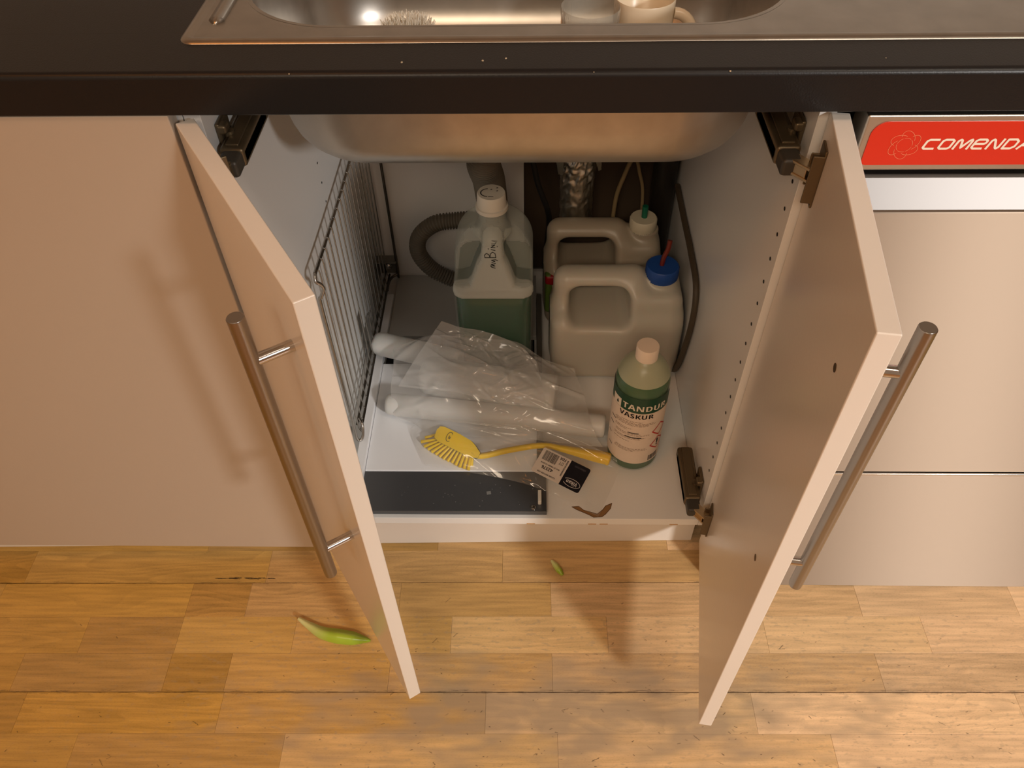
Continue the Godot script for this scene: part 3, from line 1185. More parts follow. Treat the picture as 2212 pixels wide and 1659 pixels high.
func plinth() -> void:
	var turn := Basis(Vector3.UP, 0.0185)
	var s := rbox(Shape.new(), Vector3(-0.60, 0.064, -0.0425), Vector3(1.80, 0.128, 0.016), 0.0008, turn)
	# the right end stops short of the dishwasher
	solo("plinth", s, M.white, Vector3(-0.60, 0.0, -0.0425), "long white plinth board under the cabinets, standing on the wooden floor", "plinth")


func dishwasher() -> void:
	var root := thing("dishwasher", Vector3(0.62, 0, -0.2), "stainless steel under-counter dishwasher with a red brand panel on top", "dishwasher")
	var x0 := 0.3195
	var x1 := 0.915
	part(root, "machine_body", span(Shape.new(), Vector3(0.332, 0.004, -0.56), Vector3(0.905, 0.832, -0.01), 0.002), mat(120, 116, 110, 0.45, 1.0))
	# control panel with a raised edge
	var cp := part(root, "control_panel", span(Shape.new(), Vector3(x0, 0.7822, -0.01), Vector3(x1, 0.8380, 0.0220), 0.0018), grain(31, 0.05, 8.0, 0.002, mat(196, 190, 180, 0.36, 1.0)))
	var face := func(p: Vector2, h: float) -> Vector3: return Vector3(p.x, p.y, 0.0220 + h)
	var ol := PackedVector2Array()
	var lx := 0.3262
	var hx := 0.908
	for e in [[lx + 0.005, 0.7885 + 0.005, PI, 1.5 * PI, 0.005], [hx - 0.005, 0.7885 + 0.005, 1.5 * PI, TAU, 0.005], [hx - 0.014, 0.8322 - 0.014, 0.0, PI / 2, 0.014], [lx + 0.014, 0.8322 - 0.014, PI / 2, PI, 0.014]]:
		for i in 9:
			var a: float = lerpf(e[2], e[3], i / 8.0)
			ol.append(Vector2(e[0] + cos(a) * e[4], e[1] + sin(a) * e[4]))
	sub(cp, "red_badge", slab(Shape.new(), ol, face, 0.0008), mat(206, 44, 22, 0.34), root, false)
	# outline flower of seven petals
	var fl := Shape.new()
	var c := Vector2(0.3597, 0.8093)
	for k in 6:
		var a := TAU * k / 6.0 + 0.35
		var u := Vector2(cos(a), sin(a))
		var w := Vector2(-u.y, u.x)
		var pts := []
		for i in 15:
			var q := PI * 1.08 * i / 14.0
			var bulge := sin(q)
			pts.append(c + u * (0.0072 + 0.0068 * bulge) + w * (0.0062 * cos(q) + 0.0024 * bulge))
		stroke(fl, pts, 0.00042, face, 0.0011)
		var arc := []
		for i in 6:
			var b := a - 0.45 + 0.9 * i / 5.0
			arc.append(c + Vector2(cos(b), sin(b)) * 0.0070)
		stroke(fl, arc, 0.00038, face, 0.0011)
	sub(cp, "flower_emblem", fl, mat(226, 130, 96, 0.4), root, false)
	# wide slanted lettering of the maker's name
	var tx := Shape.new()
	var glyphs := {
		"C": [[[1.0, 0.0], [0.22, 0.0], [0.06, 0.14], [0.06, 0.86], [0.22, 1.0], [1.0, 1.0]]],
		"O": [[[0.22, 0.0], [0.78, 0.0], [0.94, 0.14], [0.94, 0.86], [0.78, 1.0], [0.22, 1.0], [0.06, 0.86], [0.06, 0.14], [0.22, 0.0], [0.4, 0.0]]],
		"M": [[[0.04, -0.1], [0.04, 0.86], [0.16, 1.0], [0.28, 0.9], [0.52, 0.1], [0.80, 0.9], [0.92, 1.0], [1.0, 0.86], [1.0, -0.1]]],
		"E": [[[0.96, 0.0], [0.22, 0.0], [0.06, 0.14], [0.06, 0.86], [0.22, 1.0], [0.78, 1.0], [0.94, 0.86], [0.94, 0.64], [0.84, 0.52], [0.06, 0.52]]],
		"N": [[[0.04, -0.1], [0.04, 0.86], [0.16, 1.0], [0.30, 0.9], [0.70, 0.1], [0.82, 0.0], [0.95, 0.14], [0.95, 1.1]]],
		"D": [[[0.06, 0.0], [0.70, 0.0], [0.94, 0.22], [0.94, 0.78], [0.70, 1.0], [0.06, 1.0], [0.06, 0.0], [0.3, 0.0]]],
		"A": [[[0.0, -0.1], [0.40, 0.88], [0.52, 1.0], [0.66, 0.88], [1.0, -0.1]], [[0.24, 0.34], [0.84, 0.34]]]}
	var px := 0.3760
	for ch in "COMENDA":
		var gw := 0.0128 if ch == "M" else 0.0112
		for ln in glyphs[ch]:
			var pts := []
			for q in ln:
				pts.append(Vector2(px + q[0] * gw + q[1] * 0.0030, 0.8055 + q[1] * 0.0090))
			stroke(tx, pts, 0.0021, face, 0.0011)
		px += gw + 0.0028
	sub(cp, "brand_lettering", tx, mat(238, 226, 210, 0.5), root, false)
	# dark gap with the seal, and the door's bright slanted lip
	part(root, "door_seal", span(Shape.new(), Vector3(0.322, 0.764, -0.02), Vector3(x1 - 0.004, 0.7845, 0.006), 0.002), mat(34, 31, 28, 0.6))
	var lip := Shape.new()
	var sec := [Vector2(-0.008, 0.7700), Vector2(0.006, 0.7745), Vector2(0.016, 0.7745), Vector2(0.0195, 0.7725), Vector2(0.0345, 0.7470), Vector2(0.0340, 0.7440), Vector2(0.026, 0.7420), Vector2(-0.008, 0.7420)]
	bar_x(lip, sec, x0 + 0.0025, x1, true)
	part(root, "door_lip", lip, mat(112, 109, 107, 0.42, 1.0))
	var dp := panel_uv(Vector3(x0 + 0.0030, 0.3190, 0.004), Vector3(x1, 0.7425, 0.0325))
	part(root, "door_panel", dp, M.brushed)
	part(root, "lower_panel", panel_uv(Vector3(x0 + 0.0030, 0.0015, 0.004), Vector3(x1, 0.3165, 0.0335)), M.brushed)
	part(root, "steel_edge", span(Shape.new(), Vector3(x0 + 0.0030, 0.3128, 0.0330), Vector3(x1, 0.3166, 0.0343), 0.0006), M.steel_post)


func bar_x(s: Shape, sec: Array, x0: float, x1: float, closed: bool) -> void:
	# a section (z, y), counter-clockwise seen from +x ... pressed along x
	var m := sec.size()
	var area := 0.0
	for i in m:
		area += sec[i].cross(sec[(i + 1) % m])
	for i in m:
		var p: Vector2 = sec[i]
		var q: Vector2 = sec[(i + 1) % m]
		var a := Vector3(x0, p.y, p.x)
		var b := Vector3(x1, p.y, p.x)
		var c := Vector3(x1, q.y, q.x)
		var d := Vector3(x0, q.y, q.x)
		if area > 0:
			s.face(a, b, c, d)
		else:
			s.face(b, a, d, c)
	if closed:
		var idx := Geometry2D.triangulate_polygon(PackedVector2Array(sec))
		for e in [x0, x1]:
			var nn := Vector3.LEFT if e == x0 else Vector3.RIGHT
			var ids := []
			for p in sec:
				ids.append(s.vert(Vector3(e, p.y, p.x), nn))
			for i in range(0, idx.size(), 3):
				s.tri(ids[idx[i]], ids[idx[i + 1]], ids[idx[i + 2]])


func panel_uv(lo: Vector3, hi: Vector3) -> Shape:
	# a sheet whose texture runs upright, for the brushed finish
	var s := span(Shape.new(), lo, hi, 0.0015)
	for i in s.v.size():
		s.t[i] = Vector2(s.v[i].y, s.v[i].x)
	return s

# ------------------------------------------------------------------ inside the cabinet

func tray_and_rack() -> void:
	var tray := thing("pull_out_tray", Vector3(-0.10, SHELF, -0.27), "white pull-out metal tray on the left half of the cabinet bottom", "tray")
	var wm := mat(240, 241, 243, 0.42)
	part(tray, "tray_floor", span(Shape.new(), Vector3(-0.245, SHELF + 0.0005, -0.320), Vector3(0.0335, TRAY, -0.0825), 0.0008), wm)
	part(tray, "rear_plate", span(Shape.new(), Vector3(-0.245, SHELF + 0.0005, -0.566), Vector3(0.0335, TRAY, -0.392), 0.0008), mat(190, 189, 184, 0.42))
	part(tray, "side_rail", span(Shape.new(), Vector3(-0.2605, SHELF + 0.0005, -0.500), Vector3(-0.2455, SHELF + 0.021, -0.050), 0.0012), wm)
	part(tray, "side_rail", span(Shape.new(), Vector3(0.0340, SHELF + 0.0005, -0.500), Vector3(0.0435, SHELF + 0.021, -0.080), 0.0012), mat(120, 116, 108, 0.45, 0.4))
	var plate := part(tray, "front_plate", span(Shape.new(), Vector3(-0.2450, SHELF + 0.0005, -0.0815), Vector3(0.0480, SHELF + 0.0098, -0.0065), 0.0006), mat(84, 85, 87, 0.22, 0.3), "dark glossy steel plate along the tray's front")
	# dust and splashes on the plate
	var dust := Shape.new()
	var rng := RandomNumberGenerator.new()
	rng.seed = 9
	for i in 30:
		var p := Vector3(rng.randf_range(-0.19, 0.03), SHELF + 0.0099, rng.randf_range(-0.06, -0.012))
		var sz := rng.randf_range(0.0005, 0.0016) if i > 0 else 0.006
		if i == 0:
			p = Vector3(-0.043, SHELF + 0.0099, -0.041)
		rbox(dust, p, Vector3(sz, 0.0003, sz * rng.randf_range(0.5, 1.2)), 0.0001, Basis(Vector3.UP, rng.randf() * 3.0))
	var du := sub(plate, "dust_specks", dust, mat(120, 120, 118, 0.8), tray, true)
	part(tray, "plastic_clip", span(Shape.new(), Vector3(0.0345, SHELF + 0.0098, -0.041), Vector3(0.0400, SHELF + 0.020, -0.019), 0.0012), M.plastic_white, "small white plastic clip at the plate's right end")
	var scr := Shape.new()
	lathe(scr, [Vector2(0.0044, 0.0), Vector2(0.0040, 0.0013), Vector2(0.0018, 0.0020), Vector2(0.0001, 0.0021)], Vector3(0.0272, SHELF + 0.0098, -0.0135), 20)
	var sw := part(tray, "screw", scr, M.steel_post)
	var cross := Shape.new()
	rbox(cross, Vector3(0.0272, SHELF + 0.0119, -0.0135), Vector3(0.0036, 0.0003, 0.0008), 0.0001)
	rbox(cross, Vector3(0.0272, SHELF + 0.0119, -0.0135), Vector3(0.0008, 0.0003, 0.0036), 0.0001)
	sub(sw, "cross_slot", cross, M.dark, tray, false)
	part(tray, "runner", span(Shape.new(), Vector3(-0.243, SHELF + 0.0003, -0.3895), Vector3(0.030, SHELF + 0.004, -0.3225), 0.0006), M.dark)

	var rack := thing("wire_rack", Vector3(-0.262, 0.165, -0.33), "tall chrome wire rack standing against the cabinet's left wall", "rack")
	var x := -0.264
	var fr := Shape.new()
	# thick frame: along the top, zigzag at the front, down and hooked under
	tube(fr, curve([Vector3(x, 0.510, -0.545), Vector3(x, 0.512, -0.40), Vector3(x, 0.516, -0.25), Vector3(x, 0.522, -0.150), Vector3(x, 0.523, -0.138), Vector3(x + 0.001, 0.516, -0.131), Vector3(x + 0.006, 0.509, -0.133), Vector3(x + 0.008, 0.500, -0.134), Vector3(x + 0.003, 0.488, -0.131), Vector3(x, 0.478, -0.131), Vector3(x, 0.40, -0.132), Vector3(x, 0.30, -0.134), Vector3(x, 0.200, -0.136), Vector3(x + 0.001, 0.176, -0.134), Vector3(x + 0.006, 0.170, -0.135), Vector3(x + 0.010, 0.176, -0.140), Vector3(x + 0.010, 0.192, -0.150), Vector3(x + 0.004, 0.196, -0.160)], 4), 0.0026, 10)
	part(rack, "rack_frame", fr, M.wire)
	var back := Shape.new()
	tube(back, curve([Vector3(-0.243, 0.66, -0.552), Vector3(-0.242, 0.42, -0.552), Vector3(-0.242, 0.185, -0.552), Vector3(-0.244, 0.176, -0.550), Vector3(-0.253, 0.172, -0.545), Vector3(-0.258, 0.172, -0.530), Vector3(-0.2575, 0.176, -0.50)], 5), 0.0026, 10)
	part(rack, "rear_frame", back, mat(110, 104, 96, 0.3, 1.0))
	for i in 17:
		var z := -0.147 - i * 0.0243
		var w := Shape.new()
		var top := 0.5205 + (z + 0.147) * 0.036
		tube(w, [Vector3(x - 0.0012, top - 0.004, z), Vector3(x + 0.0010, top + 0.0032, z), Vector3(x + 0.0034, top + 0.001, z), Vector3(x + 0.0040, top - 0.006, z), Vector3(x + 0.0040, 0.200, z), Vector3(x + 0.0040, 0.186, z), Vector3(x + 0.007, 0.178, z)], 0.00115, 8)
		part(rack, "wire", w, M.wire)
	var low := Shape.new()
	for e in [[x + 0.0015, 0.192], [x + 0.0065, 0.179]]:
		tube(low, [Vector3(e[0], e[1], -0.150), Vector3(e[0], e[1], -0.545)], 0.0022, 8)
	part(rack, "lower_rail", low, mat(96, 90, 82, 0.35, 1.0))
	var tab := Shape.new()
	rbox(tab, Vector3(x + 0.002, 0.235, -0.335), Vector3(0.004, 0.05, 0.030), 0.0018)
	part(rack, "end_tab", tab, mat(96, 94, 90, 0.5))
	var br := thing("wall_bracket", Vector3(-0.262, 0.165, -0.560), "small galvanised angle bracket bolted to the cabinet's back panel", "bracket")
	var bs := Shape.new()
	rbox(bs, Vector3(-0.262, 0.186, -0.5677), Vector3(0.040, 0.044, 0.0024), 0.001)
	rbox(bs, Vector3(-0.281, 0.186, -0.555), Vector3(0.0024, 0.044, 0.026), 0.001)
	rbox(bs, Vector3(-0.262, 0.2075, -0.556), Vector3(0.040, 0.0024, 0.024), 0.001)
	part(br, "angle_plate", bs, M.zinc)
	part(br, "bolt", lathe(Shape.new(), [Vector2(0.008, 0.0), Vector2(0.008, 0.003), Vector2(0.0055, 0.0055), Vector2(0.0001, 0.007)], Vector3(-0.262, 0.184, -0.5665), 20, Basis(Vector3.RIGHT, PI / 2)), M.steel_post)


func ribbed(s: Shape, pts: Array, r: float, pitch: float, sides := 20, depth := 0.20) -> Shape:
	# corrugated hose along a path
	var path := curve(pts, 24)
	var total := 0.0
	for i in path.size() - 1:
		total += path[i].distance_to(path[i + 1])
	var n := int(total / pitch) * 4
	var out := []
	var rad := []
	var at := 0
	var run := 0.0
	for i in n + 1:
		var want := total * i / n
		while at < path.size() - 2 and run + path[at].distance_to(path[at + 1]) < want:
			run += path[at].distance_to(path[at + 1])
			at += 1
		var seg: float = maxf(path[at].distance_to(path[at + 1]), 1e-6)
		out.append(path[at].lerp(path[at + 1], clampf((want - run) / seg, 0.0, 1.0)))
		rad.append(r * (1.0 - [0.0, 0.0, depth, depth][i % 4]))
	return tube(s, out, rad, sides)


func pipes() -> void:
	var grey := mat(104, 98, 86, 0.55)
	var h1 := ribbed(Shape.new(), [Vector3(-0.033, 0.63, -0.383), Vector3(-0.040, 0.57, -0.40), Vector3(-0.052, 0.51, -0.425), Vector3(-0.048, 0.44, -0.478), Vector3(-0.045, 0.36, -0.508), Vector3(-0.045, 0.28, -0.525), Vector3(-0.045, 0.20, -0.53), Vector3(-0.045, 0.165, -0.53)], 0.0275, 0.0062, 24)
	solo("drain_hose", h1, grey, Vector3(-0.045, 0.165, -0.53), "thick grey corrugated drain hose coming down behind the green jug", "hose")
	var h2 := ribbed(Shape.new(), [Vector3(-0.07, 0.345, -0.50), Vector3(-0.110, 0.340, -0.503), Vector3(-0.150, 0.333, -0.503), Vector3(-0.181, 0.305, -0.503), Vector3(-0.187, 0.268, -0.503), Vector3(-0.168, 0.232, -0.502), Vector3(-0.140, 0.212, -0.50), Vector3(-0.105, 0.195, -0.50), Vector3(-0.08, 0.186, -0.495)], 0.0155, 0.0052, 18)
	solo("drain_hose", h2, grey, Vector3(-0.12, 0.18, -0.50), "thin grey corrugated hose bent in a loop left of the green jug", "hose")
	# pipe wrapped in crumpled foil
	var nz := FastNoiseLite.new()
	nz.seed = 14
	nz.frequency = 55.0
	nz.fractal_type = FastNoiseLite.FRACTAL_RIDGED
	nz.fractal_octaves = 2
	var root := thing("foil_pipe", Vector3(0.104, 0.17, -0.548), "pipe wrapped in crumpled silver foil behind the rear canister", "pipe")
	var fo := Shape.new()
	var pts := []
	for i in 130:
		pts.append(Vector3(0.104, 0.66 - i * 0.0027, -0.536))
	tube(fo, pts, 0.0285, 84, false)
	for i in fo.v.size():
		var k := clampf((fo.v[i].y - 0.37) / 0.06, 0.35, 1.0)
		fo.v[i] += fo.n[i] * nz.get_noise_3dv(fo.v[i] * Vector3(1, 0.7, 1)) * 0.0052 * k
	var nn := PackedVector3Array()
	nn.resize(fo.v.size())
	for i in range(0, fo.f.size(), 3):
		var q := (fo.v[fo.f[i + 2]] - fo.v[fo.f[i]]).cross(fo.v[fo.f[i + 1]] - fo.v[fo.f[i]])
		for e in 3:
			nn[fo.f[i + e]] += q
	for i in nn.size():
		fo.n[i] = nn[i].normalized()
	var foil := mat(200, 194, 182, 0.38, 1.0)
	part(root, "foil_wrap", fo, foil)
	var ed := Shape.new()
	sheet(ed, [[[0.070, 0.50, -0.515], [0.064, 0.47, -0.512], [0.070, 0.43, -0.512]], [[0.078, 0.50, -0.508], [0.078, 0.465, -0.506], [0.077, 0.43, -0.509]]], 14, 8, 0.006, 3)
	part(root, "foil_edge", ed, foil)
	ed = Shape.new()
	sheet(ed, [[[0.128, 0.49, -0.508], [0.132, 0.46, -0.508], [0.138, 0.435, -0.512]], [[0.138, 0.50, -0.512], [0.142, 0.465, -0.510], [0.143, 0.436, -0.514]]], 14, 8, 0.006, 4)
	part(root, "foil_edge", ed, foil)
	solo("cable", tube(Shape.new(), curve([Vector3(0.012, 0.56, -0.505), Vector3(0.029, 0.443, -0.505), Vector3(0.040, 0.397, -0.507), Vector3(0.052, 0.358, -0.512), Vector3(0.056, 0.31, -0.53), Vector3(0.050, 0.20, -0.55)], 6), 0.0050, 12), M.dark, Vector3(0.05, 0.2, -0.55), "black cable hanging down between the green jug and the canisters", "cable")
	var cordm := mat(142, 122, 86, 0.8)
	solo("cord", tube(Shape.new(), curve([Vector3(0.196, 0.56, -0.548), Vector3(0.200, 0.455, -0.548), Vector3(0.190, 0.41, -0.548), Vector3(0.178, 0.358, -0.550), Vector3(0.175, 0.28, -0.555)], 6), 0.0040, 10), cordm, Vector3(0.178, 0.28, -0.55), "beige braided cord slanting down left of the green straw", "cord", "braided cords behind the canisters")
	solo("cord", tube(Shape.new(), curve([Vector3(0.202, 0.56, -0.555), Vector3(0.206, 0.45, -0.555), Vector3(0.214, 0.41, -0.556), Vector3(0.226, 0.36, -0.558), Vector3(0.230, 0.26, -0.560)], 6), 0.0032, 10), cordm, Vector3(0.226, 0.26, -0.556), "thinner beige braided cord running down behind the green straw", "cord", "braided cords behind the canisters")
	solo("drain_pipe", tube(Shape.new(), [Vector3(0.259, 0.70, -0.546), Vector3(0.259, 0.50, -0.546), Vector3(0.259, 0.30, -0.546), Vector3(0.259, 0.1465, -0.546)], 0.0215, 24), mat(30, 25, 20, 0.35), Vector3(0.259, 0.1465, -0.546), "dark upright pipe in the cabinet's back right corner", "pipe")
	solo("hose", tube(Shape.new(), curve([Vector3(0.2785, 0.40, -0.52), Vector3(0.2785, 0.398, -0.42), Vector3(0.2785, 0.397, -0.336), Vector3(0.2785, 0.385, -0.266), Vector3(0.2785, 0.322, -0.250), Vector3(0.2785, 0.213, -0.275), Vector3(0.2785, 0.156, -0.310), Vector3(0.2775, 0.152, -0.36)], 8), 0.0050, 12), mat(72, 60, 44, 0.6), Vector3(0.2785, 0.152, -0.31), "thin dull brown hose lying against the cabinet's right wall", "hose")


func green_jug() -> void:
	var at := Vector3(-0.039, TRAY + 0.0004, -0.373)
	var root := thing("jug", at, "tall plastic jug half full of green liquid with a smiley on its white cap", "jug")
	var shell := func(p: Vector3, off: float) -> float:
		var body := sd_box(p, Vector3(0, 0.135, 0), Vector3(0.0655 - off, 0.135 - off, 0.079 - off), 0.024)
		# slanting upper front
		var slope := (p - Vector3(0, 0.178, 0.079)).dot(Vector3(0, 0.50, 0.866)) + off
		body = smax(body, slope, 0.012)
		# top corners
		body = smax(body, (absf(p.x) - 0.040) * 0.66 + (p.y - 0.253) * 0.75 + off, 0.02)
		# pockets either side of the handle
		var w := lerpf(0.0215, 0.042, clampf((0.235 - p.y) / 0.045, 0.0, 1.0))
		w = lerpf(w, 0.017, clampf((p.y - 0.225) / 0.03, 0.0, 1.0))
		var pocket := maxf(w - absf(p.x), maxf(-slope - 0.042, maxf(0.196 + 0.25 * maxf(0.0, 0.05 - absf(p.x)) - p.y, p.y - 0.262)))
		body = smax(body, -(pocket + off), 0.010)
		if off == 0.0:
			var neck := maxf((Vector2(p.x, p.z).length() - lerpf(0.029, 0.0215, clampf((p.y - 0.262) / 0.022, 0.0, 1.0))) * 0.9, absf(p.y - 0.283) - 0.025)
			body = smin(body, neck, 0.012)
		return body
	var lo := Vector3(-0.072, -0.006, -0.086)
	var hi := Vector3(0.072, 0.312, 0.086)
	var plastic := clear(226, 232, 222, 0.09, 0.34)
	own(root, "jug_body", nets(func(p: Vector3) -> float: return maxf(shell.call(p, 0.0), p.y - 0.1785), lo, Vector3(0.072, 0.19, 0.086), 0.0032), plastic, "translucent lower part with the green liquid behind it")
	own(root, "jug_shoulder", nets(func(p: Vector3) -> float: return maxf(shell.call(p, 0.0), 0.1785 - p.y), Vector3(-0.072, 0.168, -0.086), hi, 0.0032), clear(226, 232, 222, 0.30, 0.34), "milky upper part with pockets beside the handle")
	var liquid := mat(4, 70, 40, 0.15)
	own(root, "green_liquid", nets(func(p: Vector3) -> float: return maxf(shell.call(p, 0.0030), p.y - 0.178), lo, Vector3(0.072, 0.20, 0.086), 0.0036), liquid, "green cleaning liquid in the jug's lower part")
	var front := func(p: Vector3) -> float:
		var slope := (p - Vector3(0, 0.178, 0.079)).dot(Vector3(0, 0.50, 0.866))
		return maxf(shell.call(p, -0.0007), maxf(maxf(-slope - 0.020, 0.177 - p.y), absf(p.x) - lerpf(0.08, 0.0195, clampf((p.y - 0.235) / 0.02, 0.0, 1.0))))
	own(root, "jug_handle", nets(front, Vector3(-0.072, 0.165, -0.03), Vector3(0.072, 0.30, 0.086), 0.0030), clear(228, 230, 222, 0.52, 0.34), "whiter handle panel sloping up to the neck")
	var cap := Shape.new()
	lathe(cap, [Vector2(0.0236, 0.3005), Vector2(0.0256, 0.3015), Vector2(0.0256, 0.3075), Vector2(0.0230, 0.3085), Vector2(0.0225, 0.3100), Vector2(0.0222, 0.3285), Vector2(0.0210, 0.3305), Vector2(0.0001, 0.3308)], Vector3.ZERO, 160, Basis.IDENTITY, 40, 0.0009, 0.3100, 0.3285)
	var cp := own(root, "screw_cap", cap, mat(216, 210, 198, 0.5))
	var top := func(p: Vector2, h: float) -> Vector3: return Vector3(p.x * 0.96, 0.3308 + h, -p.y)
	var face := Shape.new()
	var smile := []
	for i in 15:
		var a := deg_to_rad(96.0 + 168.0 * i / 14.0)
		smile.append(Vector2(-0.0045 + cos(a) * 0.0125, -0.002 + sin(a) * 0.0105))
	stroke(face, smile, 0.0016, top)
	stroke(face, [Vector2(-0.0045, -0.0125), Vector2(0.004, -0.0130)], 0.0015, top)
	for e in [[0.0, 0.0065], [0.0095, 0.0105], [0.0095, 0.0025]]:
		stroke(face, [Vector2(e[0] - 0.0012, e[1] - 0.0005), Vector2(e[0] + 0.0014, e[1] + 0.0006)], 0.0020, top)
	var fc := sub_own(cp, "smiley_face", face, M.ink)
	fc.set_meta("label", "hand-drawn smiley on the white cap")
	# hand lettering up the handle
	var hs := Basis(Vector3(1, 0, 0), Vector3(0, 0.866, -0.50), Vector3(0, 0.50, 0.866))
	var org := Vector3(0, 0.178, 0.079)
	var onh := func(p: Vector2, h: float) -> Vector3: return org + hs * Vector3(p.x, p.y, h + 0.0006)
	var ht := Shape.new()
	var lines := [
		[[0.004, 0.0], [-0.004, 0.002], [-0.006, 0.0045], [0.003, 0.004], [-0.005, 0.007], [0.003, 0.008], [0.004, 0.009]],
		[[-0.004, 0.010], [0.003, 0.012], [-0.004, 0.014], [0.004, 0.015], [0.009, 0.013]],
		[[0.005, 0.0185], [-0.017, 0.0185], [-0.018, 0.023], [-0.014, 0.026], [-0.009, 0.0235], [-0.007, 0.0195], [-0.006, 0.025], [-0.002, 0.028], [0.003, 0.026], [0.005, 0.0185]],
		[[0.004, 0.031], [-0.005, 0.0325]], [[-0.009, 0.033], [-0.011, 0.0345]],
		[[0.004, 0.0355], [-0.005, 0.036], [0.003, 0.040], [-0.004, 0.0405]],
		[[-0.004, 0.0435], [0.003, 0.042], [0.006, 0.045], [-0.003, 0.048], [0.008, 0.047]], [[0.007, 0.037], [0.0085, 0.038]]]
	for ln in lines:
		var pts := []
		for q in ln:
			pts.append(Vector2(q[0] * 0.80 + 0.002, 0.052 + q[1] * 0.92))
		stroke(ht, pts, 0.0011, onh, 0.0008)
	own(root, "hand_lettering", ht, M.ink, "black marker writing up the jug's handle")


func sub_own(to: Node3D, called: String, s: Shape, m: Material) -> MeshInstance3D:
	var o := MeshInstance3D.new()
	o.name = called
	o.mesh = s.mesh()
	o.material_override = m
	to.add_child(o, true)
	return o


func can_shape(w: float, d: float) -> Shape:
	var fn := func(p: Vector3) -> float:
		var low := sd_box(p, Vector3(0, 0.071, 0), Vector3(w, 0.071, d), 0.022)
		var up := sd_box(p, Vector3(-0.028, 0.1265, 0), Vector3(w - 0.030, 0.086, 0.024), 0.0235)
		var rt := sd_box(p, Vector3(0.058, 0.100, 0), Vector3(w - 0.056, 0.086, d - 0.012), 0.022)
		var b := smin(low, smin(up, rt, 0.030), 0.036)
		# hand hole under the bar, with a hollow before it
		b = smax(b, -sd_box(p, Vector3(-0.028, 0.1575, 0), Vector3(0.050, 0.030, 0.30), 0.019), 0.013)
		var neck := maxf(Vector2(p.x - 0.073, p.z).length() - 0.0255, absf(p.y - 0.184) - 0.014)
		return smin(b, neck, 0.010)
	return nets(fn, Vector3(-w - 0.006, -0.006, -d - 0.006), Vector3(w + 0.006, 0.220, d + 0.006), 0.0032)


func canisters() -> void:
	var ridge := [Vector2(0.0001, 0.0), Vector2(0.026, 0.0), Vector2(0.0265, 0.001), Vector2(0.0265, 0.0215), Vector2(0.0250, 0.0235), Vector2(0.0001, 0.0237)]
	# front canister
	var at := Vector3(0.166, SHELF, -0.348)
	var root := thing("canister", at, "cloudy white canister with a blue cap and a red straw, nearest the front", "canister", "canisters at the back of the cabinet")
	var milky := mat(196, 188, 172, 0.36)
	milky.subsurf_scatter_enabled = true
	milky.subsurf_scatter_strength = 0.25
	own(root, "canister_body", can_shape(0.1075, 0.060), milky)
	own(root, "screw_cap", lathe(Shape.new(), ridge, Vector3(0.073, 0.195, 0), 192, Basis.IDENTITY, 48, 0.0010, 0.001, 0.0216), mat(28, 74, 150, 0.45), "ribbed blue cap")
	own(root, "straw", tube(Shape.new(), curve([Vector3(0.071, 0.215, 0.0), Vector3(0.073, 0.232, -0.002), Vector3(0.078, 0.248, -0.004), Vector3(0.080, 0.262, -0.008)], 5), 0.0040, 12), mat(110, 34, 20, 0.3), "red plastic straw through the cap")
	# rear canister
	var at2 := Vector3(0.150, SHELF, -0.478)
	var r2 := thing("canister", at2, "greyish canister with a white cap and green straw, at the back", "canister", "canisters at the back of the cabinet")
	var greyish := mat(164, 152, 134, 0.36)
	greyish.subsurf_scatter_enabled = true
	greyish.subsurf_scatter_strength = 0.2
	own(r2, "canister_body", can_shape(0.1010, 0.0530), greyish)
	own(r2, "screw_cap", lathe(Shape.new(), ridge, Vector3(0.070, 0.195, 0), 160, Basis.IDENTITY.scaled(Vector3(0.87, 1.0, 0.87)), 40, 0.0010, 0.001, 0.0216), mat(206, 196, 172, 0.5), "ribbed white cap")
	own(r2, "straw", tube(Shape.new(), [Vector3(0.071, 0.216, 0.0), Vector3(0.071, 0.240, -0.002)], 0.0052, 14), mat(10, 96, 70, 0.4), "short green straw through the cap")
	var lb := Shape.new()
	rbox(lb, Vector3(-0.0945, 0.085, 0.030), Vector3(0.014, 0.09, 0.0482), 0.006)
	own(r2, "label", lb, mat(86, 110, 44, 0.5), "green label wrapped round the canister's left side")
	var red := Shape.new()
	rbox(red, Vector3(-0.0915, 0.118, 0.0305), Vector3(0.0205, 0.022, 0.0490), 0.006)
	own(r2, "label_band", red, mat(150, 18, 22, 0.5), "red band of the label")


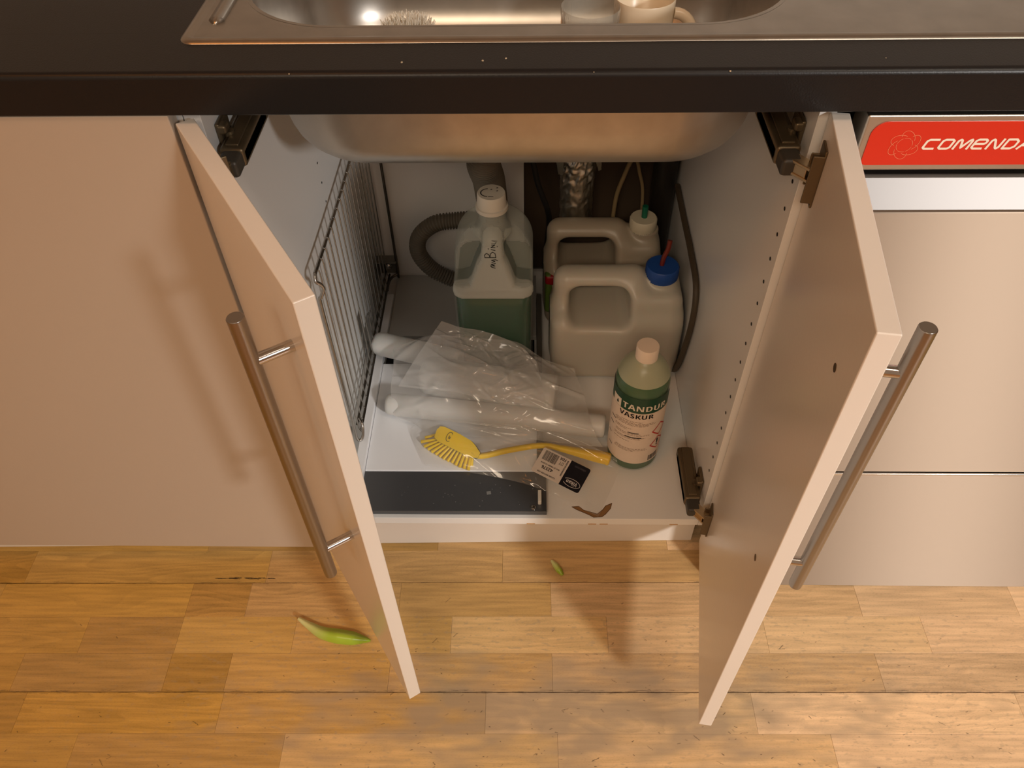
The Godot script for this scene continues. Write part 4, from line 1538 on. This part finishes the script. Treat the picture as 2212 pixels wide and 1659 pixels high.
func detergent() -> void:
	var at := Vector3(0.190, SHELF, -0.130)
	var root := thing("detergent_bottle", at, "one litre bottle of green detergent with a printed label and white cap", "bottle")
	var r := 0.0412
	own(root, "bottle_body", lathe(Shape.new(), [Vector2(0.0001, 0.001), Vector2(0.034, 0.0), Vector2(0.0385, 0.002), Vector2(r, 0.007), Vector2(r, 0.090), Vector2(r, 0.180), Vector2(r * 0.985, 0.190), Vector2(r * 0.93, 0.199)], Vector3.ZERO, 72), clear(216, 222, 200, 0.10, 0.30), "translucent plastic bottle")
	own(root, "bottle_shoulder", lathe(Shape.new(), [Vector2(r * 0.93, 0.199), Vector2(r * 0.82, 0.209), Vector2(r * 0.68, 0.218), Vector2(0.0205, 0.2260), Vector2(0.0150, 0.2295), Vector2(0.0135, 0.234), Vector2(0.0135, 0.246)], Vector3.ZERO, 72), clear(206, 210, 180, 0.62, 0.30), "milky shoulder above the liquid")
	var k := 0.975
	own(root, "green_liquid", lathe(Shape.new(), [Vector2(0.0001, 0.0025), Vector2(0.034 * k, 0.0022), Vector2(0.0385 * k, 0.004), Vector2(r * k, 0.009), Vector2(r * k, 0.180), Vector2(r * 0.965, 0.190), Vector2(r * 0.905, 0.199), Vector2(r * 0.86, 0.202), Vector2(0.0001, 0.202)], Vector3.ZERO, 72), mat(8, 84, 42, 0.2))
	own(root, "screw_cap", lathe(Shape.new(), [Vector2(0.0150, 0.2285), Vector2(0.0164, 0.2290), Vector2(0.0164, 0.2500), Vector2(0.0155, 0.2515), Vector2(0.0001, 0.2518)], Vector3.ZERO, 48), mat(232, 216, 198, 0.5))
	# the label, wound on the bottle: x runs along the girth, y up
	var front := deg_to_rad(-4.0)
	var lr := r + 0.0002
	var wrap := func(p: Vector2, h: float) -> Vector3:
		var a := front + p.x / lr
		return Vector3(sin(a) * (lr + h), p.y, cos(a) * (lr + h))
	var patch := func(x0: float, x1: float, y0: float, y1: float, lift: float) -> Shape:
		var s := Shape.new()
		var steps := 40
		for i in steps:
			var xa := lerpf(x0, x1, float(i) / steps)
			var xb := lerpf(x0, x1, float(i + 1) / steps)
			var ids := []
			for q in [Vector2(xa, y0), Vector2(xb, y0), Vector2(xb, y1), Vector2(xa, y1)]:
				var p: Vector3 = wrap.call(q, lift)
				ids.append(s.vert(p, Vector3(p.x, 0, p.z).normalized(), q))
			s.quad(ids[0], ids[1], ids[2], ids[3])
		return s
	var lab := own(root, "label", patch.call(-0.080, 0.052, 0.0245, 0.1480, 0.0003), mat(226, 208, 190, 0.5), "white printed label")
	sub_own(lab, "green_band", patch.call(-0.080, 0.052, 0.1478, 0.1800, 0.0003), mat(10, 66, 44, 0.4))
	var wht := Shape.new()
	words(wht, "TANDUR", Vector2(-0.0300, 0.1535), Vector2(0.0700, 0.0118), wrap, 0.0007)
	sub_own(lab, "brand_lettering", wht, mat(226, 214, 196, 0.5))
	# white block with a drop
	var blk: Shape = patch.call(-0.0520, -0.0335, 0.1490, 0.1665, 0.0007)
	sub_own(lab, "drop_emblem", blk, mat(226, 214, 196, 0.5))
	var drop := PackedVector2Array()
	for i in 16:
		var a := -PI * 0.5 + TAU * i / 16.0
		var rr := 0.0021
		var up := 0.0
		if sin(a) > 0.2:
			up = (sin(a) - 0.2) * 0.0042
		drop.append(Vector2(-0.0405 + cos(a) * rr * (1.0 - maxf(0.0, sin(a)) * 0.55), 0.1555 + sin(a) * rr + up))
	sub_own(lab, "drop_shape", slab(Shape.new(), drop, wrap, 0.0011), mat(10, 40, 36, 0.4))
	var blkt := Shape.new()
	words(blkt, "VASKUR", Vector2(-0.0345, 0.1355), Vector2(0.0545, 0.0098), wrap, 0.0007)
	sub_own(lab, "product_name", blkt, M.ink)
	blkt = Shape.new()
	# small print too fine to read: thin broken lines
	var rng := RandomNumberGenerator.new()
	rng.seed = 77
	var fine := Shape.new()
	for e in [[0.1275, -0.030, 0.004], [0.1240, -0.040, 0.022], [0.1212, -0.042, 0.026], [0.1184, -0.040, 0.014], [0.1100, -0.040, -0.010], [0.1070, -0.040, -0.018], [0.0985, -0.038, 0.004], [0.0955, -0.038, 0.018], [0.0890, -0.040, 0.012], [0.0862, -0.040, 0.004], [0.0800, -0.040, -0.012], [0.0620, -0.034, 0.016], [0.0590, -0.036, 0.018], [0.0560, -0.036, -0.004]]:
		var x: float = e[1]
		while x < e[2]:
			var ln := rng.randf_range(0.0015, 0.006)
			stroke(fine, [Vector2(x, e[0]), Vector2(minf(x + ln, e[2]), e[0])], 0.0008, wrap, 0.0007)
			x += ln + 0.0012
	sub_own(lab, "small_print", fine, mat(126, 100, 78, 0.6)).set_meta("kind", "stuff")
	for e in [[0.1010, -0.016, 0.001], [0.0905, -0.020, 0.006]]:
		stroke(blkt, [Vector2(e[1], e[0]), Vector2(e[2], e[0])], 0.0016, wrap, 0.0007)
	for e in [[0.1160, -0.052, -0.040], [0.1010, -0.054, -0.044], [0.075, -0.056, -0.048], [0.050, -0.052, -0.042]]:
		stroke(blkt, [Vector2(e[1], e[0]), Vector2(e[2], e[0] - 0.001)], 0.0014, wrap, 0.0007)
	sub_own(lab, "bold_print", blkt, M.ink).set_meta("kind", "stuff")
	blkt = Shape.new()
	bars(blkt, Vector2(0.0230, 0.0275), Vector2(0.020, 0.0130), 15, wrap, 5)
	sub_own(lab, "barcode", blkt, M.ink).set_meta("kind", "stuff")
	# two hazard diamonds, one with an exclamation mark
	var red := Shape.new()
	for e in [[0.0375, 0.1000], [0.0375, 0.0660]]:
		var c := Vector2(e[0], e[1])
		stroke(red, [c + Vector2(-0.0145, 0), c + Vector2(0, -0.0145), c + Vector2(0.0145, 0), c + Vector2(0, 0.0145)], 0.0019, wrap, 0.0007, true)
	sub_own(lab, "hazard_diamonds", red, mat(190, 26, 20, 0.5))
	var ex := Shape.new()
	slab(ex, PackedVector2Array([Vector2(0.0363, 0.0640), Vector2(0.0387, 0.0640), Vector2(0.0393, 0.0745), Vector2(0.0357, 0.0745)]), wrap, 0.0007)
	slab(ex, PackedVector2Array([Vector2(0.0362, 0.0590), Vector2(0.0388, 0.0590), Vector2(0.0388, 0.0618), Vector2(0.0362, 0.0618)]), wrap, 0.0007)
	sub_own(lab, "exclamation_mark", ex, M.ink)


func rolls_and_bag() -> void:
	var pw := mat(214, 214, 210, 0.42)
	pw.subsurf_scatter_enabled = true
	pw.subsurf_scatter_strength = 0.2
	var roll := func(a: Vector3, b: Vector3, r: float) -> Shape:
		var d := (b - a).normalized()
		return tube(Shape.new(), [a, a + d * r * 0.10, a + d * r * 0.35, a + d * r * 0.8, a.lerp(b, 0.35), a.lerp(b, 0.7), b - d * r * 0.3, b - d * r * 0.06, b], [r * 0.62, r * 0.84, r * 0.95, r, r, r, r, r * 0.97, r * 0.8], 36)
	solo("plastic_roll", roll.call(Vector3(-0.2575, 0.1945, -0.338), Vector3(-0.100, 0.2000, -0.284), 0.0215), pw, Vector3(-0.18, 0.173, -0.31), "upper white roll whose end lies across the tray's left rail", "roll", "white plastic rolls on the tray")
	solo("plastic_roll", roll.call(Vector3(-0.165, TRAY + 0.0385, -0.257), Vector3(0.066, TRAY + 0.0355, -0.213), 0.0345), pw, Vector3(-0.05, TRAY, -0.23), "thickest white roll, under the clear bag in the middle", "roll", "white plastic rolls on the tray")
	solo("plastic_roll", roll.call(Vector3(-0.2225, TRAY + 0.0215, -0.2060), Vector3(0.146, TRAY + 0.0205, -0.1585), 0.0195), pw, Vector3(-0.04, TRAY, -0.18), "longest white roll, in front, its right end beside the detergent bottle", "roll", "white plastic rolls on the tray")
	# the clear bag over them
	var film := clear(228, 227, 224, 0.30, 0.12)
	var root := thing("plastic_bag", Vector3(-0.05, 0.20, -0.23), "crumpled clear plastic bag lying over the white rolls", "bag")
	var s1 := Shape.new()
	sheet(s1, [
		[[-0.217, 0.220, -0.296], [-0.150, 0.252, -0.296], [-0.063, 0.260, -0.284], [0.002, 0.250, -0.282], [0.053, 0.226, -0.261], [0.097, 0.216, -0.255]],
		[[-0.211, 0.220, -0.249], [-0.146, 0.240, -0.252], [-0.059, 0.250, -0.243], [0.010, 0.240, -0.231], [0.064, 0.228, -0.214], [0.109, 0.211, -0.212]],
		[[-0.213, 0.204, -0.214], [-0.142, 0.231, -0.194], [-0.057, 0.238, -0.190], [0.011, 0.234, -0.184], [0.064, 0.222, -0.177], [0.116, 0.203, -0.179]],
		[[-0.207, 0.176, -0.182], [-0.142, 0.204, -0.164], [-0.058, 0.206, -0.155], [0.011, 0.203, -0.149], [0.064, 0.203, -0.142], [0.124, 0.202, -0.132]],
		[[-0.175, 0.162, -0.178], [-0.138, 0.164, -0.152], [-0.059, 0.166, -0.146], [0.010, 0.168, -0.142], [0.064, 0.170, -0.132], [0.141, 0.164, -0.126]]], 130, 96, 0.009, 3)
	part(root, "bag_sheet", s1, film)
	var s2 := Shape.new()
	sheet(s2, [
		[[-0.124, 0.306, -0.275], [-0.090, 0.296, -0.272], [-0.044, 0.286, -0.268], [0.002, 0.266, -0.262], [0.033, 0.250, -0.238]],
		[[-0.140, 0.286, -0.265], [-0.101, 0.278, -0.250], [-0.051, 0.270, -0.242], [-0.009, 0.260, -0.233], [0.037, 0.240, -0.231]],
		[[-0.163, 0.262, -0.244], [-0.119, 0.262, -0.223], [-0.057, 0.258, -0.207], [-0.012, 0.252, -0.191], [0.041, 0.236, -0.194]],
		[[-0.195, 0.232, -0.200], [-0.148, 0.242, -0.184], [-0.086, 0.247, -0.170], [-0.026, 0.242, -0.155], [0.048, 0.229, -0.158]]], 110, 80, 0.009, 21)
	part(root, "bag_flap", s2, film, "open end of the bag standing up at the back")


func brush() -> void:
	var root := thing("dish_brush", Vector3(0, TRAY, -0.11), "yellow dish brush in its clear packet on the cabinet floor", "brush")
	var yel := mat(248, 206, 0, 0.38)
	yel.subsurf_scatter_enabled = true
	yel.subsurf_scatter_strength = 0.15
	# head: a long block with a rounded nose
	var a := Vector3(-0.127, 0.182, -0.140)
	var b := Vector3(-0.064, 0.180, -0.104)
	var d := (b - a).normalized()
	var side := Vector3(-d.z, 0, d.x)
	if side.z < 0:
		side = -side
	var up := Vector3(0, 1, 0)
	var hd := Shape.new()
	var outl := PackedVector2Array([Vector2(-0.006, -0.004), Vector2(-0.003, -0.011), Vector2(0.004, -0.0135), Vector2(0.035, -0.0135), Vector2(0.056, -0.012), Vector2(0.066, -0.0085), Vector2(0.074, -0.004), Vector2(0.080, -0.001), Vector2(0.080, 0.008), Vector2(0.072, 0.0115), Vector2(0.060, 0.0130), Vector2(0.030, 0.0130), Vector2(0.006, 0.0130), Vector2(-0.004, 0.0090)])
	var tilt := (up * 0.88 + side * 0.47).normalized()
	var across := tilt.cross(d).normalized()
	if across.dot(side) < 0:
		across = -across
	var place := func(p: Vector2, h: float) -> Vector3: return a + d * p.x + across * p.y + tilt * (h - 0.006)
	slab(hd, outl, func(p: Vector2, h: float) -> Vector3: return place.call(p, h), 0.0085)
	if d.cross(across).dot(tilt) < 0:
		for i in range(0, hd.f.size(), 3):
			var q := hd.f[i + 1]
			hd.f[i + 1] = hd.f[i + 2]
			hd.f[i + 2] = q
	var smaller := PackedVector2Array()
	for p in outl:
		smaller.append((p - Vector2(0.036, 0)) * Vector2(0.93, 0.86) + Vector2(0.036, 0))
	var head := part(root, "brush_head", hd, yel)
	var tw := func(p: Vector2, h: float) -> Vector3: return place.call(Vector2(p.x, -p.y), h + 0.0085)
	var mk := Shape.new()
	var oval := []
	for i in 14:
		var an := 0.8 + 4.6 * i / 13.0
		oval.append(Vector2(0.020 + cos(an) * 0.0050, 0.002 + sin(an) * 0.0080))
	stroke(mk, oval, 0.0009, tw, 0.0004)
	words(mk, "Vikan", Vector2(0.0185, -0.0015), Vector2(0.0040, 0.0060), tw, 0.0004)
	sub(head, "oval_mark", mk, mat(40, 44, 10, 0.5), root, false)
	# tufts: fan out along the lower edge
	var rng := RandomNumberGenerator.new()
	rng.seed = 6
	for row in 2:
		for i in 13:
			var u := i / 12.0
			var base: Vector3 = place.call(Vector2(lerpf(-0.002, 0.064, u), 0.010 - row * 0.010), 0.000)
			var fan := lerpf(-1.05, 0.35, pow(u, 0.75))
			var dir := (across * cos(fan) + d * sin(fan) - up * (0.12 + 0.16 * row)).normalized()
			var ln := 0.027 + rng.randf_range(-0.001, 0.001)
			var tip: Vector3 = base + dir * ln
			tip.y = maxf(tip.y, TRAY + 0.003)
			var tf := Shape.new()
			tube(tf, [base, base.lerp(tip, 0.5), tip], [0.0019, 0.0024, 0.0029], 9)
			part(root, "bristle_tuft", tf, yel)
	# handle
	var hp := curve([Vector3(-0.070, 0.178, -0.106), Vector3(-0.056, 0.176, -0.099), Vector3(-0.012, 0.177, -0.110), Vector3(0.041, 0.178, -0.119), Vector3(0.075, 0.177, -0.113), Vector3(0.110, 0.175, -0.105), Vector3(0.142, 0.172, -0.0985), Vector3(0.148, 0.171, -0.0965), Vector3(0.1515, 0.1705, -0.0955)], 6)
	var hr := []
	for i in hp.size():
		var u := float(i) / (hp.size() - 1)
		hr.append(lerpf(0.0060, 0.0052, minf(u * 2.2, 1.0)) if u < 0.45 else (lerpf(0.0052, 0.0112, clampf((u - 0.45) / 0.25, 0, 1)) if u < 0.88 else 0.0112 * sqrt(maxf(0.01, 1.0 - pow((u - 0.88) / 0.12, 2.0)))))
	part(root, "brush_handle", tube(Shape.new(), hp, hr, 20, true, 0.62), yel)
	# sticker on the packet
	var o := Vector3(0.118, 0.1870, -0.0640)
	var ex := (Vector3(0.045, 0.1945, -0.1030) - o)
	var wd := 0.083
	var hg := 0.046
	ex = ex.normalized()
	var ey := (Vector3(0.102, 0.1790, -0.0230) - o)
	ey = (ey - ex * ey.dot(ex)).normalized()
	var en := ex.cross(ey)
	if en.y < 0:
		en = -en
	var on := func(p: Vector2, h: float) -> Vector3: return o + ex * p.x + ey * p.y + en * h
	var rr := PackedVector2Array()
	for e in [[0.003, 0.003, PI], [wd - 0.003, 0.003, 1.5 * PI], [wd - 0.003, hg - 0.003, 0.0], [0.003, hg - 0.003, 0.5 * PI]]:
		for i in 5:
			var an: float = e[2] + PI / 2 * i / 4.0
			rr.append(Vector2(e[0] + cos(an) * 0.003, e[1] + sin(an) * 0.003))
	var packet := thing("brush_packet", Vector3(0.0, TRAY, -0.10), "flat clear plastic packet with a black and white sticker, holding the yellow brush", "packet")
	var st := part(packet, "sticker", slab(Shape.new(), rr, on, 0.0003), mat(218, 204, 190, 0.5))
	var bk := PackedVector2Array([Vector2(0.0, 0.003), Vector2(0.001, 0.001), Vector2(0.003, 0.0), Vector2(0.034, 0.0), Vector2(0.034, hg), Vector2(0.003, hg), Vector2(0.001, hg - 0.001), Vector2(0.0, hg - 0.003)])
	sub(st, "black_field", slab(Shape.new(), bk, on, 0.0004), mat(20, 20, 28, 0.35), packet, false)
	var wp := Shape.new()
	words(wp, "Vikan", Vector2(0.0075, 0.0320), Vector2(0.0185, 0.0068), on, 0.0007)
	var ov := []
	for i in 22:
		var an := 0.5 + 5.3 * i / 21.0
		ov.append(Vector2(0.0168 + cos(an) * 0.0142, 0.0352 + sin(an) * 0.0066))
	stroke(wp, ov, 0.0007, on, 0.0007)
	sub(st, "brand_lettering", wp, mat(214, 208, 204, 0.5), packet, false)
	var dimp := Shape.new()
	words(dimp, "vikan.com", Vector2(0.0060, 0.0050), Vector2(0.0190, 0.0042), on, 0.0007, false)
	sub(st, "web_address", dimp, mat(96, 92, 98, 0.5), packet, false)
	var bp := Shape.new()
	words(bp, "CLEAN BEFORE USE", Vector2(0.0430, 0.0400), Vector2(0.0310, 0.0026), on, 0.0007)
	sub(st, "advice_line", bp, M.ink, packet, false)
	bp = Shape.new()
	words(bp, "42376", Vector2(0.0520, 0.0290), Vector2(0.0190, 0.0056), on, 0.0007)
	sub(st, "item_number", bp, M.ink, packet, false)
	bp = Shape.new()
	words(bp, "WO 2119688 12.2018", Vector2(0.0430, 0.0240), Vector2(0.0330, 0.0024), on, 0.0007)
	sub(st, "order_number", bp, M.ink, packet, false)
	bp = Shape.new()
	words(bp, "FDA", Vector2(0.0415, 0.0030), Vector2(0.0100, 0.0050), on, 0.0007)
	sub(st, "approval_mark", bp, M.ink, packet, false)
	bp = Shape.new()
	bars(bp, Vector2(0.0540, 0.0030), Vector2(0.0240, 0.0170), 26, on, 3)
	sub(st, "barcode", bp, M.ink, packet, true)
	bp = Shape.new()
	var mirrored := func(p: Vector2, h: float) -> Vector3: return on.call(Vector2(0.0392 - p.y, 0.0040 + p.x), h)
	words(bp, "MADE IN DENMARK", Vector2(0.0, 0.0), Vector2(0.0290, 0.0026), mirrored, 0.0007)
	sub(st, "origin_line", bp, M.ink, packet, false)
	bp = Shape.new()
	# glass-and-fork sign as an outline
	stroke(bp, [Vector2(0.0430, 0.0110), Vector2(0.0425, 0.0160), Vector2(0.0455, 0.0160), Vector2(0.0450, 0.0110)], 0.0005, on, 0.0007, true)
	stroke(bp, [Vector2(0.0480, 0.0105), Vector2(0.0480, 0.0140), Vector2(0.0470, 0.0165)], 0.0006, on, 0.0007)
	stroke(bp, [Vector2(0.0480, 0.0140), Vector2(0.0492, 0.0165)], 0.0006, on, 0.0007)
	sub(st, "food_safe_sign", bp, M.ink, packet, false)
	if ex.cross(ey).y < 0:
		for m in [st] + st.get_children():
			flip(m)
	var film := clear(226, 222, 212, 0.10, 0.10)
	var s3 := Shape.new()
	sheet(s3, [
		[[-0.148, 0.203, -0.160], [-0.088, 0.204, -0.150], [-0.012, 0.201, -0.145], [0.064, 0.198, -0.132], [0.160, 0.176, -0.096]],
		[[-0.179, 0.163, -0.160], [-0.102, 0.197, -0.134], [-0.012, 0.191, -0.125], [0.078, 0.192, -0.115], [0.163, 0.170, -0.082]],
		[[-0.162, 0.162, -0.120], [-0.100, 0.193, -0.096], [-0.011, 0.186, -0.098], [0.078, 0.191, -0.088], [0.158, 0.156, -0.066]],
		[[-0.148, 0.162, -0.089], [-0.078, 0.168, -0.073], [0.011, 0.164, -0.054], [0.070, 0.156, -0.032], [0.128, 0.1475, -0.003]]], 100, 70, 0.0035, 40)
	part(packet, "packet_film", s3, film)


func flip(o: MeshInstance3D) -> void:
	# turn a mirrored print over, faces and all
	var arr := o.mesh.surface_get_arrays(0)
	var f: PackedInt32Array = arr[Mesh.ARRAY_INDEX]
	for i in range(0, f.size(), 3):
		var q := f[i + 1]
		f[i + 1] = f[i + 2]
		f[i + 2] = q
	arr[Mesh.ARRAY_INDEX] = f
	var m := ArrayMesh.new()
	m.add_surface_from_arrays(Mesh.PRIMITIVE_TRIANGLES, arr)
	o.mesh = m

# ------------------------------------------------------------------ in the sink, on the floor

func in_the_sink() -> void:
	var fl := TOP + 0.0391 - 0.178
	# tumbler
	var g := clear(170, 168, 158, 0.26, 0.03)
	var at := Vector3(0.086, fl + 0.003, -0.205)
	var s := Shape.new()
	lathe(s, [Vector2(0.0001, 0.0), Vector2(0.026, 0.0), Vector2(0.028, 0.003), Vector2(0.0312, 0.08), Vector2(0.0320, 0.120), Vector2(0.0325, 0.132), Vector2(0.0318, 0.134), Vector2(0.0308, 0.132), Vector2(0.0265, 0.012), Vector2(0.024, 0.009), Vector2(0.0001, 0.008)], Vector3.ZERO, 192, Basis.IDENTITY, 16, -0.0016, 0.002, 0.1205)
	var o := MeshInstance3D.new()
	o.name = numbered("drinking_glass")
	o.mesh = s.mesh()
	o.material_override = g
	add_child(o)
	o.position = at
	tag(o, "clear ribbed drinking glass standing in the sink bowl", "glass")
	# mug
	var ma := Vector3(0.150, fl + 0.010, -0.250)
	var mug := thing("mug", ma, "cream coffee mug with a round handle, standing in the sink bowl", "mug")
	var glaze := mat(222, 206, 180, 0.28)
	own(mug, "mug_body", lathe(Shape.new(), [Vector2(0.0001, 0.0), Vector2(0.030, 0.0), Vector2(0.036, 0.004), Vector2(0.0385, 0.02), Vector2(0.0400, 0.116), Vector2(0.0392, 0.1185), Vector2(0.0372, 0.1165), Vector2(0.0355, 0.02), Vector2(0.030, 0.010), Vector2(0.0001, 0.008)], Vector3.ZERO, 64, Basis.IDENTITY.scaled(Vector3(0.86, 1.0, 0.86))), glaze)
	var hn := []
	for i in 17:
		var a := PI * (0.5 - i / 16.0)
		hn.append(Vector3(0.0325 + cos(a) * 0.024, 0.076 + sin(a) * 0.028, 0.010))
	own(mug, "mug_handle", tube(Shape.new(), hn, 0.0062, 14, true, 1.0), glaze)
	# washing-up brush of which the bristles show over the rim
	var bc := Vector3(-0.114, fl - 0.027, -0.205)
	var wb := thing("washing_up_brush", bc, "washing-up brush with white bristles sticking up in the sink bowl", "brush")
	own(wb, "brush_block", lathe(Shape.new(), [Vector2(0.0001, 0.0405), Vector2(0.022, 0.0405), Vector2(0.026, 0.046), Vector2(0.026, 0.122), Vector2(0.024, 0.126), Vector2(0.0001, 0.127)], Vector3.ZERO, 32), mat(206, 200, 190, 0.5))
	var br := Shape.new()
	var rng := RandomNumberGenerator.new()
	rng.seed = 8
	for i in 800:
		var a := rng.randf() * TAU
		var r := 0.023 * sqrt(rng.randf())
		var p := Vector3(cos(a) * r, 0.124, sin(a) * r)
		var tip := p + Vector3(cos(a) * r * 0.32 + rng.randf_range(-0.003, 0.003), 0.030 - r * 0.35 + rng.randf_range(-0.005, 0.004), sin(a) * r * 0.32)
		tube(br, [p, tip], [0.00050, 0.00030], 4, false)
	var bt := own(wb, "bristles", br, mat(236, 230, 216, 0.6))
	bt.set_meta("kind", "stuff")


func scraps() -> void:
	# slices of green pepper on the floor
	var sk := StandardMaterial3D.new()
	sk.vertex_color_use_as_albedo = true
	sk.roughness = 0.32
	sk.subsurf_scatter_enabled = true
	sk.subsurf_scatter_strength = 0.2
	var slice := func(pts: Array, rad: Array, pale: float) -> Shape:
		var s := Shape.new()
		var path := curve(pts, 8)
		var rr := []
		for i in path.size():
			var u := float(i) / (path.size() - 1) * (rad.size() - 1)
			var k := mini(int(u), rad.size() - 2)
			rr.append(lerpf(rad[k], rad[k + 1], u - k))
		tube(s, path, rr, 20, true, 0.5)
		for i in s.v.size():
			var u := 0.0
			var best := 1e9
			for j in path.size():
				var dd: float = path[j].distance_squared_to(s.v[i])
				if dd < best:
					best = dd
					u = float(j) / path.size()
			var g := Color(0.38, 0.52, 0.045).lerp(Color(0.82, 0.78, 0.42), clampf(1.0 - u * pale, 0.0, 1.0))
			s.c[i] = g.lerp(Color(0.20, 0.36, 0.02), clampf((u - 0.55) * 1.4, 0.0, 0.5))
		return s
	var y := 0.0055
	solo("pepper_slice", slice.call([Vector3(-0.349, y + 0.005, 0.103), Vector3(-0.330, y + 0.003, 0.114), Vector3(-0.308, y, 0.1245), Vector3(-0.283, y, 0.1300), Vector3(-0.258, y, 0.1335), Vector3(-0.240, y, 0.1355), Vector3(-0.229, y, 0.1370)], [0.0026, 0.0062, 0.0100, 0.0122, 0.0112, 0.0060, 0.0016], 2.4), sk, Vector3(-0.29, 0, 0.125), "long curved green pepper slice on the floor by the left door", "vegetable scrap", "pepper scraps on the floor")
	solo("pepper_slice", slice.call([Vector3(0.0588, 0.0035, -0.0085), Vector3(0.0650, 0.0035, 0.000), Vector3(0.0710, 0.0035, 0.0095), Vector3(0.0768, 0.0035, 0.0190)], [0.0022, 0.0052, 0.0056, 0.0024], 1.4), sk, Vector3(0.068, 0, 0.005), "tiny green pepper sliver on the floor in front of the plinth", "vegetable scrap", "pepper scraps on the floor")
